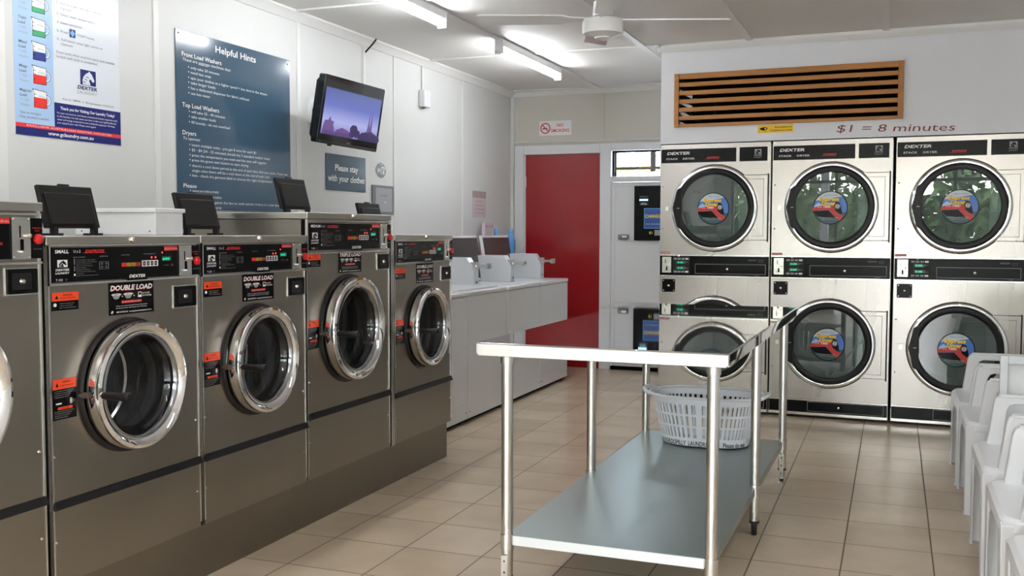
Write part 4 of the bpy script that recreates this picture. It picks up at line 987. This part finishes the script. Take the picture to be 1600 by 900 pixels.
# ------------------------------------------------------------------ ceiling lights and fan
def make_light():
    t = thing('fluorescent_light', 'x', 'ceiling light')
    MB().prism([(-.032, 0), (.032, 0), (.026, -.045), (-.026, -.045)], 'y', -.64, .64, M['enamel']).build('housing', t, bevel=.003)
    for s in (-1, 1): MB().box(-.03, .03, s * .64 - .012, s * .64 + .012, -.098, 0, M['enamel']).build('end_cap', t, bevel=.003)
    MB().tube([(0, -.625, -.072), (0, .625, -.072)], .019, M['tube_l'], seg=16).build('tube', t)
    return t
fl = make_light()
for i, (x, y_, lab) in enumerate(((.875, 7.065, 'lit fluorescent batten light on the ceiling, farther of the two'), (.868, 4.88, 'lit fluorescent batten light on the ceiling, nearer of the two, cut off'), (.868, 2.70, 'extra fluorescent batten light added above the washers, out of view'), (3.9, 3.0, 'extra fluorescent batten light added above the chairs, out of view'), (2.4, .6, 'extra fluorescent batten light added over the shop entrance, out of view'))):  # the out-of-view battens are added for more illumination
    o = fl if i == 0 else copy_tree(fl)
    place(o, (x, y_, ZC - (.012 if x < 1 else 0)), .0, lab); o['group'] = 'fluorescent ceiling lights'
FC = (2.075, 4.78); t = thing('ceiling_fan', 'white ceiling fan hanging above the steel table', 'ceiling fan', (FC[0], FC[1], ZC))
MB().lathe([(.0, -.001), (.07, -.001), (.065, -.03), (.03, -.06), (.012, -.065), (.012, -.20), (.046, -.205), (.05, -.275), (0, -.276)], (0, 0, 0), M['enamel'], ax='z', seg=32).build('rod', t)
MB().lathe([(0, -.282), (.05, -.282), (.094, -.292), (.100, -.302), (.101, -.345), (.096, -.36), (.082, -.362), (.06, -.372), (.040, -.375), (.040, -.382), (.015, -.390), (0, -.391)], (0, 0, 0), M['batten'], ax='z', seg=48).build('motor', t)
for i in range(4):
    a = math.radians(20 + 90 * i); m_ = MB(); m_.T = Matrix.Rotation(a, 4, 'Z') @ Matrix.Translation((0, 0, -.29)) @ Matrix.Rotation(math.radians(10), 4, 'X')
    m_.prism([(.06, -.02), (.16, -.03), (.20, -.055), (.60, -.065), (.615, -.05), (.615, .05), (.60, .06), (.20, .055), (.16, .03), (.06, .02)], 'z', -.003, .003, M['enamel']); m_.build('blade', t)

# ------------------------------------------------------------------ steel table
at = -.009
t = thing('work_table', 'long stainless steel folding table with undershelf in the middle of the floor', 'table', (2.083, 3.177, 0), at)
TWd, TLn, ZT = .868, 2.125, .889
m_ = MB(); c_ = .006
m_.prism([(0, 0), (TWd, 0), (TWd, TLn), (0, TLn)], 'z', ZT - .004, ZT, M['topsteel'])
m_.build('tabletop', t, bevel=.002)
m_ = MB()
m_.prism([(0.008, ZT - .046), (TWd - .008, ZT - .046), (TWd, ZT - .036), (TWd, ZT - .0045), (0, ZT - .0045), (0, ZT - .036)], 'y', -.001, .018, M['apron'])
m_.prism([(0.018, ZT - .046), (TLn - .008, ZT - .046), (TLn, ZT - .0045), (0.018, ZT - .0045)], 'x', 0, .018, M['topsteel'])
m_.prism([(0.018, ZT - .046), (TLn - .008, ZT - .046), (TLn, ZT - .0045), (0.018, ZT - .0045)], 'x', TWd - .018, TWd, M['topsteel'])
m_.box(.018, TWd - .018, TLn - .018, TLn, ZT - .046, ZT - .0045, M['apron'])
m_.build('edge_apron', t, bevel=.002)
LX = (.095, .812); LY = (.055, 1.066, 2.075); zsh = .206
for iy, ly in enumerate(LY):
    for lx in LX:
        l = MB(); l.tube([(lx, ly, .055), (lx, ly, ZT - .045)], .0205, M['tube'], seg=24)
        l.tube([(lx, ly, ZT - .075), (lx, ly, ZT - .046)], .024, M['tube'], seg=24); l.tube([(lx, ly, zsh - .046), (lx, ly, zsh + .004)], .0245, M['edge'], seg=24)
        lg = l.build('leg', t)
        f_ = MB(); f_.lathe([(.0215, .062), (.0215, .052), (.013, .050), (.012, .004), (.010, 0), (0, 0)], (lx, ly, 0), M['foot'], ax='z', seg=18); f_.build('foot', lg)
        if iy != 1:
            s = -1 if iy == 0 else 1
            bk = MB(); sx = -.030 if iy == 2 else .03
            bk.box(lx - .012, lx + .012, ly - .0285, ly - .0245, .012, .14, M['tube']); bk.box(lx - .014, lx + .014, ly - .085, ly - .0245, 0, .004, M['tube'])
            for z in (.04, .08, .12): bk.lathe([(0, -.003), (.004, 0)], (lx, ly - .0285, z), M['dgrey'], seg=10)
            bk.build('floor_bracket', lg)
m_ = MB(); m_.box(LX[0] - .004, LX[1] + .004, LY[0] - .0, LY[2] + .0, zsh - .004, zsh, M['galv'])
m_.box(LX[0], LX[1], LY[0] - .003, LY[0] + .004, zsh - .034, zsh - .001, M['shelfedge']); m_.box(LX[0], LX[1], LY[2] - .004, LY[2] + .003, zsh - .034, zsh - .001, M['galv'])
for x in LX: m_.box(x - .004, x + .004, LY[0], LY[2], zsh - .034, zsh - .004, M['galv'])
m_.build('undershelf', t)

# ------------------------------------------------------------------ laundry basket
t = thing('laundry_basket', 'white plastic laundry basket with slatted sides on the table undershelf', 'basket', (2.557, 5.035, zsh + .001), -.03)
def bp(a, h, o=0):
    """superellipse point at angle a, height fraction h"""
    A_ = .213 + .062 * h + o; B_ = .140 + .050 * h + o; c, s = math.cos(a), math.sin(a); e = .78
    return Vector((A_ * math.copysign(abs(c) ** e, c), B_ * math.copysign(abs(s) ** e, s), .006 + h * .246))
m_ = MB(); N = 72
ring = lambda h, o=0: [bp(2 * PI * i / N, h, o) for i in range(N)]
def strip(h0, h1, th=.004):
    a, b = ring(h0), ring(h1); c, d_ = ring(h0, -th), ring(h1, -th); vs = a + b + c + d_; fs = []
    for i in range(N):
        j = (i + 1) % N
        fs += [(i, j, N + j, N + i), (2 * N + j, 2 * N + i, 3 * N + i, 3 * N + j), (N + i, N + j, 3 * N + j, 3 * N + i), (j, i, 2 * N + i, 2 * N + j)]
    m_.add(vs, fs, M['basket'], True)
strip(0, .17); strip(.385, .425); strip(.62, .665); strip(.86, .98)
m_.add(ring(.01), [tuple(range(N))], M['basket'])
for i in range(60):
    a = 2 * PI * i / 60; da = .028
    p0, p1 = bp(a - da, .15, -.001), bp(a + da, .15, -.001); q0, q1 = bp(a - da, .9, -.001), bp(a + da, .9, -.001); inn = Vector((math.cos(a), math.sin(a), 0)) * -.003
    m_.add([p0, p1, q1, q0, p0 + inn, p1 + inn, q1 + inn, q0 + inn], [(0, 1, 2, 3), (5, 4, 7, 6), (0, 3, 7, 4), (1, 5, 6, 2)], M['basket'])
m_.tube([p + Vector((0, 0, .002)) for p in ring(1, .006)], .007, M['basket'], seg=8, closed=True)
m_.build('body', t)
for s in (-1, 1):
    h = MB(); pts = [Vector((s * (.262), -.085, .248)), Vector((s * .292, -.075, .256)), Vector((s * .312, -.035, .266)), Vector((s * .314, .035, .266)), Vector((s * .292, .075, .256)), Vector((s * .262, .085, .248))]
    h.tube(pts, .010, M['basket'], seg=8); h.build('handle', t)
m_ = MB(); vs, fs = text_geo('INDOOROOPILLY  LAUNDROMAT.   Please do not', .01)
sx = .020; L0 = .0
x1 = max(v[0] for v in vs); SW_ = .40
# arc-length table along the front of the base band
tabl = [(0, bp(PI + .18, .08, .0008))]; steps = 200
for i in range(1, steps + 1):
    p = bp(PI + .18 + (PI - .36) * i / steps, .08, .0008); tabl.append((tabl[-1][0] + (p - tabl[-1][1]).length, p))
tot = tabl[-1][0]
def at_len(s_):
    s_ = max(0, min(tot - 1e-6, s_))
    for i in range(1, len(tabl)):
        if tabl[i][0] >= s_:
            f_ = (s_ - tabl[i - 1][0]) / (tabl[i][0] - tabl[i - 1][0]); return tabl[i - 1][1].lerp(tabl[i][1], f_)
pts = []
for vx, vy in vs:
    p = at_len(.02 + vx / x1 * (tot - .05)); pts.append((p.x, p.y - .0006, .010 + vy * .032))
m_.add(pts, fs, M['black']); m_.build('marker_writing', t)

# ------------------------------------------------------------------ plastic chairs
def make_chair():
    t = thing('plastic_armchair', 'x', 'chair'); P_ = M['plast']; W = .54; z = .42
    m_ = MB()
    # seat shell: rounded outline, gently dished
    out = []
    def rr(x0, x1, y0, y1, r, n=5):
        pts = []
        for cx, cy, a0 in ((x1 - r, y1 - r, 0), (x0 + r, y1 - r, 90), (x0 + r, y0 + r, 180), (x1 - r, y0 + r, 270)):
            for i in range(n + 1):
                a = math.radians(a0 + 90 * i / n); pts.append((cx + r * math.cos(a), cy + r * math.sin(a)))
        return pts
    loops = [(rr(-W / 2 + .010, W / 2 - .010, .012, .47, .05), z - .055), (rr(-W / 2, W / 2, 0, .48, .055), z - .04), (rr(-W / 2 + .002, W / 2 - .002, .004, .478, .055), z - .012), (rr(-W / 2 + .014, W / 2 - .014, .018, .47, .05), z), (rr(-W / 2 + .06, W / 2 - .06, .05, .44, .05), z - .004), (rr(-W / 2 + .14, W / 2 - .14, .12, .36, .05), z - .018)]
    vs = []; n = len(loops[0][0])
    for lp, zz in loops: vs += [(x, y_, zz) for x, y_ in lp]
    fs = [(k_ * n + i, k_ * n + (i + 1) % n, (k_ + 1) * n + (i + 1) % n, (k_ + 1) * n + i) for k_ in range(len(loops) - 1) for i in range(n)]
    fs.append(tuple((len(loops) - 1) * n + i for i in range(n))); m_.add(vs, fs, P_, True)
    # arched front and side skirts
    def arch(axis, a0, a1, b0, b1, depth):
        top = z - .03; pts = [(a0, top), (a0, z - .14)]
        for i in range(1, 12):
            f_ = i / 12; pts.append((a0 + (a1 - a0) * f_, z - .14 + .085 * math.sin(PI * f_) ** .6))
        pts += [(a1, z - .14), (a1, top)]
        m_.prism(pts, axis, b0, b1, P_)
    arch('y', -W / 2 + .05, W / 2 - .05, .010, .016, 0)
    for s in (-1, 1): arch('x', .05, .43, s * (W / 2 - .010), s * (W / 2 - .016), 0)
    m_.build('seat', t)
    # legs: tapered L-shaped channels
    for sx_ in (-1, 1):
        for fr in (0, 1):
            l = MB(); xo = sx_ * (W / 2 - .004); 
            if fr == 0: yt, yb_, dy_ = .004, .006, 1
            else: yt, yb_, dy_ = .470, .53, -1
            wt, wb = .085, .055
            def P3(zf, u, v):  # u across x inward, v along y inward
                f_ = 1 - zf / (z - .02); w_ = wt + (wb - wt) * f_
                yo = yt + (yb_ - yt) * f_; xx = xo + sx_ * .006 * f_
                return (xx - sx_ * min(u, 1) * w_ if u >= 0 else xx - sx_ * .007, yo + dy_ * (v * w_ if v >= 0 else .007), zf)
            secs = []
            for zf in (0, .14, .28, z - .02):
                secs.append([P3(zf, 0, 0), P3(zf, 1, 0), P3(zf, 1, -1), P3(zf, -1, -1), P3(zf, -1, 1), P3(zf, 0, 1)])
            vs = [p for s_ in secs for p in s_]; fs = [(k_ * 6 + i, k_ * 6 + (i + 1) % 6, (k_ + 1) * 6 + (i + 1) % 6, (k_ + 1) * 6 + i) for k_ in range(3) for i in range(6)] + [tuple(range(6)), tuple(range(18, 24))]
            l.add(vs, fs, P_); l.build('leg', t, bevel=.003)
    # arms
    for sx_ in (-1, 1):
        a = MB(); zt = .615; xo = sx_ * (W / 2 - .006); xi = sx_ * (W / 2 - .052)
        outer = [(.055, z - .02), (.080, zt - .03), (.088, zt - .01), (.105, zt), (.48, zt), (.50, zt - .032), (.155, zt - .032), (.138, zt - .040), (.128, zt - .06), (.112, z - .02)]
        a.prism(outer, 'x', xo, xi, P_); a.box(min(xo, xi) - .004, max(xo, xi) + .004, .10, .47, zt - .006, zt + .004, P_)
        a.build('arm', t, bevel=.006)
    # backrest: frame with vertical slats, reclined
    b = MB(); b.T = Matrix.Translation((0, .44, z - .02)) @ Matrix.Rotation(math.radians(-14), 4, 'X')
    bw = .25
    b.prism([(-bw, 0), (-bw, .30), (-bw + .05, .38), (-bw + .10, .40), (bw - .10, .40), (bw - .05, .38), (bw, .30), (bw, 0), (bw - .045, 0), (bw - .045, .29), (bw - .09, .335), (-bw + .09, .335), (-bw + .045, .29), (-bw + .045, 0)], 'y', -.012, .010, P_)
    b.box(-bw + .04, bw - .04, -.008, .006, 0, .06, P_)
    for i in range(5):
        x = -.15 + .075 * i; b.box(x - .018, x + .018, -.006, .005, .05, .345, P_)
    b.build('backrest', t, bevel=.004)
    return t
ch = make_chair()
labs = ['white plastic armchair farthest along the row, beside the last dryer', 'white plastic armchair second from the dryers in the row', 'white plastic armchair just in front of the upright white panel',
        'white plastic armchair nearer the camera, its arched front seen at the lower right', 'white plastic armchair nearest the camera, only a seat corner showing at bottom right']
for i, (yc, xo, rz) in enumerate(((5.72, 3.738, 0), (5.165, 3.745, .0), (4.22, 3.742, .0), (3.53, 3.742, 0), (2.86, 3.742, 0))):
    o = ch if i == 0 else copy_tree(ch)
    place(o, (xo, yc, 0), -PI / 2 + rz, labs[i]); o['group'] = 'white plastic armchairs in a row'
# white upright panel with raised rim
t = thing('white_panel', 'tall white plastic panel with a raised rim standing upright among the chairs', 'panel', (3.853, 4.60, 0), -.05)
m_ = MB(); m_.box(0, .62, .0, .02, 0, .765, M['plast']); m_.build('board', t)
m_ = MB()
m_.box(0, .030, -.035, 0, 0, .765, M['enamelg']); m_.box(.030, .62, -.035, 0, .730, .765, M['enamelg'])
m_.box(.59, .62, -.035, 0, 0, .730, M['enamelg']); m_.build('rim', t, bevel=.003)

# ------------------------------------------------------------------ outside
struct('ground_outside', MB().box(-25, 30, -40, YF - .1, -.12, -.02, M['conc']))
struct('ground_rear', MB().box(-20, 25, YB + 1.2, 30, -.12, -.02, M['conc']))
random.seed(11)
def tree(x, y, r, h, label):
    t = thing('tree', label, 'tree', (x, y, 0))
    MB().tube([(0, 0, 0), (.1, .05, h * .4), (.05, 0, h * .75)], .15, M['bark'], seg=8, radii=[.16, .12, .07]).build('trunk', t)
    m_ = MB()
    for i in range(1700):
        u = Vector((random.gauss(0, 1), random.gauss(0, 1), random.gauss(0, 1))).normalized() * (random.uniform(.55, 1) ** .5)
        p = Vector((u.x * r, u.y * r, h * .62 + u.z * h * .42)); s_ = random.uniform(.12, .26)
        d1 = Vector((random.gauss(0, 1), random.gauss(0, 1), random.gauss(0, 1))).normalized(); d2_ = d1.orthogonal().normalized()
        m_.add([p - d1 * s_, p + d2_ * s_ * .45, p + d1 * s_, p - d2_ * s_ * .45], [(0, 1, 2, 3)], M['leaf'])
    tag(m_.build('foliage', t), kind='stuff'); return t
for i, (x, y) in enumerate(((-5.2, -12), (.0, -12.5), (5.2, -11.5), (11.0, -12.5))):
    o = tree(x, y, 2.3, 4.6, 'leafy green street tree outside the shop front'); o['group'] = 'street trees outside the shop front'
mb = MB()
for x in (-2, 1.3, 4.4, 8): mb.box(x - .07, x + .07, -5.6, -5.46, 0, 2.9, M['post'])
mb.box(-5, 11, -5.65, -5.4, 2.75, 2.95, M['post'])
struct('column_verandah', mb)
m_ = MB()
for i in range(9000):
    p = Vector((random.uniform(-13, 19), -17 + random.uniform(-.6, .6), random.uniform(0, 2.3))); s_ = random.uniform(.18, .36)
    d1 = Vector((random.gauss(0, 1), random.gauss(0, 1), random.gauss(0, 1))).normalized(); d2_ = d1.orthogonal().normalized()
    m_.add([p - d1 * s_, p + d2_ * s_ * .5, p + d1 * s_, p - d2_ * s_ * .5], [(0, 1, 2, 3)], M['leaf'])
tag(m_.build('added_hedge'), 'unseen green leaf bank added across the street to fill reflections', 'added_hedge', kind='stuff')  # unseen leaf bank added to cover bright sky in the dryer reflections
mb = MB(); mb.box(-5, 11, -5.7, YF - .1, 2.95, 3.0, M['conc']); struct('roof_added_shade', mb)  # unseen roof added to darken the outdoors mirrored in the dryers
# pergola seen through the transom
t = thing('pergola', 'open pergola roof of dark rafters seen through the transom window', 'pergola', (0, YB + .3, 0))
for i in range(12):
    m_ = MB(); m_.T = Matrix.Translation((-1.2 + i * .3, .6, 2.36)) @ Matrix.Rotation(-.068, 4, 'X') @ Matrix.Rotation(.45, 4, 'Z'); m_.box(0, .035, 0, 4.0, 0, .045, M['post']); m_.build('rafter', t)
m_ = MB(); m_.box(-2, 3, 3.72, 3.80, 2.03, 2.15, M['wood']); m_.box(-2, 3, 1.72, 1.75, 1.975, 2.005, M['dark']); m_.box(.88, .93, 1.70, 1.76, 1.95, 2.5, M['dark']); m_.box(-2, 3, 1.72, 1.735, 1.925, 1.935, M['grey']); m_.build('beam', t)
m_ = MB(); m_.box(-3, 3, 4.4, 4.45, 0, 1.92, M['enamel'])
for x in (-.5, .12, .45, .7): m_.box(x, x + .06, 2.6, 2.65, 0, 2.2, M['enamelg'])
m_.build('screen_wall', t)

# ------------------------------------------------------------------ light
w = bpy.data.worlds.new('world'); bpy.context.scene.world = w; w.use_nodes = True; nt = w.node_tree
bg = nt.nodes['Background']; sk = nt.nodes.new('ShaderNodeTexSky'); sk.sky_type = 'NISHITA'; sk.sun_disc = False; sk.sun_elevation = math.radians(50); sk.sun_rotation = math.radians(200); sk.air_density = 1.2; sk.dust_density = 3; 
mx = nt.nodes.new('ShaderNodeMix'); mx.data_type = 'RGBA'; mx.inputs[0].default_value = .6; mx.inputs[7].default_value = (7, 7.3, 7.8, 1)
nt.links.new(sk.outputs[0], mx.inputs[6]); nt.links.new(mx.outputs[2], bg.inputs[0]); bg.inputs[1].default_value = 2.2
def area(name, loc, rot, sx_, sy_, portal=True, energy=0, col=(1, 1, 1)):
    l = bpy.data.lights.new(name, 'AREA'); l.shape = 'RECTANGLE'; l.size = sx_; l.size_y = sy_; l.energy = energy or 1; l.color = col
    o = bpy.data.objects.new(name, l); COL.objects.link(o); o.location = loc; o.rotation_euler = rot
    if portal: l.cycles.is_portal = True
    return o
area('window_portal', ((XR) / 2, YF - .12, 1.25), (PI / 2, 0, 0), XR - .4, 2.3)
area('transom_portal', (1.21, YB + .13, 1.9), (-PI / 2, 0, 0), .46, .24)

sc = bpy.context.scene
sc.view_settings.view_transform = 'Standard'
sc.view_settings.exposure = 1.02
sc.cycles.max_bounces = 10; sc.cycles.diffuse_bounces = 5; sc.cycles.glossy_bounces = 5; sc.cycles.transparent_max_bounces = 12
sc.cycles.sample_clamp_indirect = 6; sc.cycles.use_denoising = True; sc.cycles.blur_glossy = .6
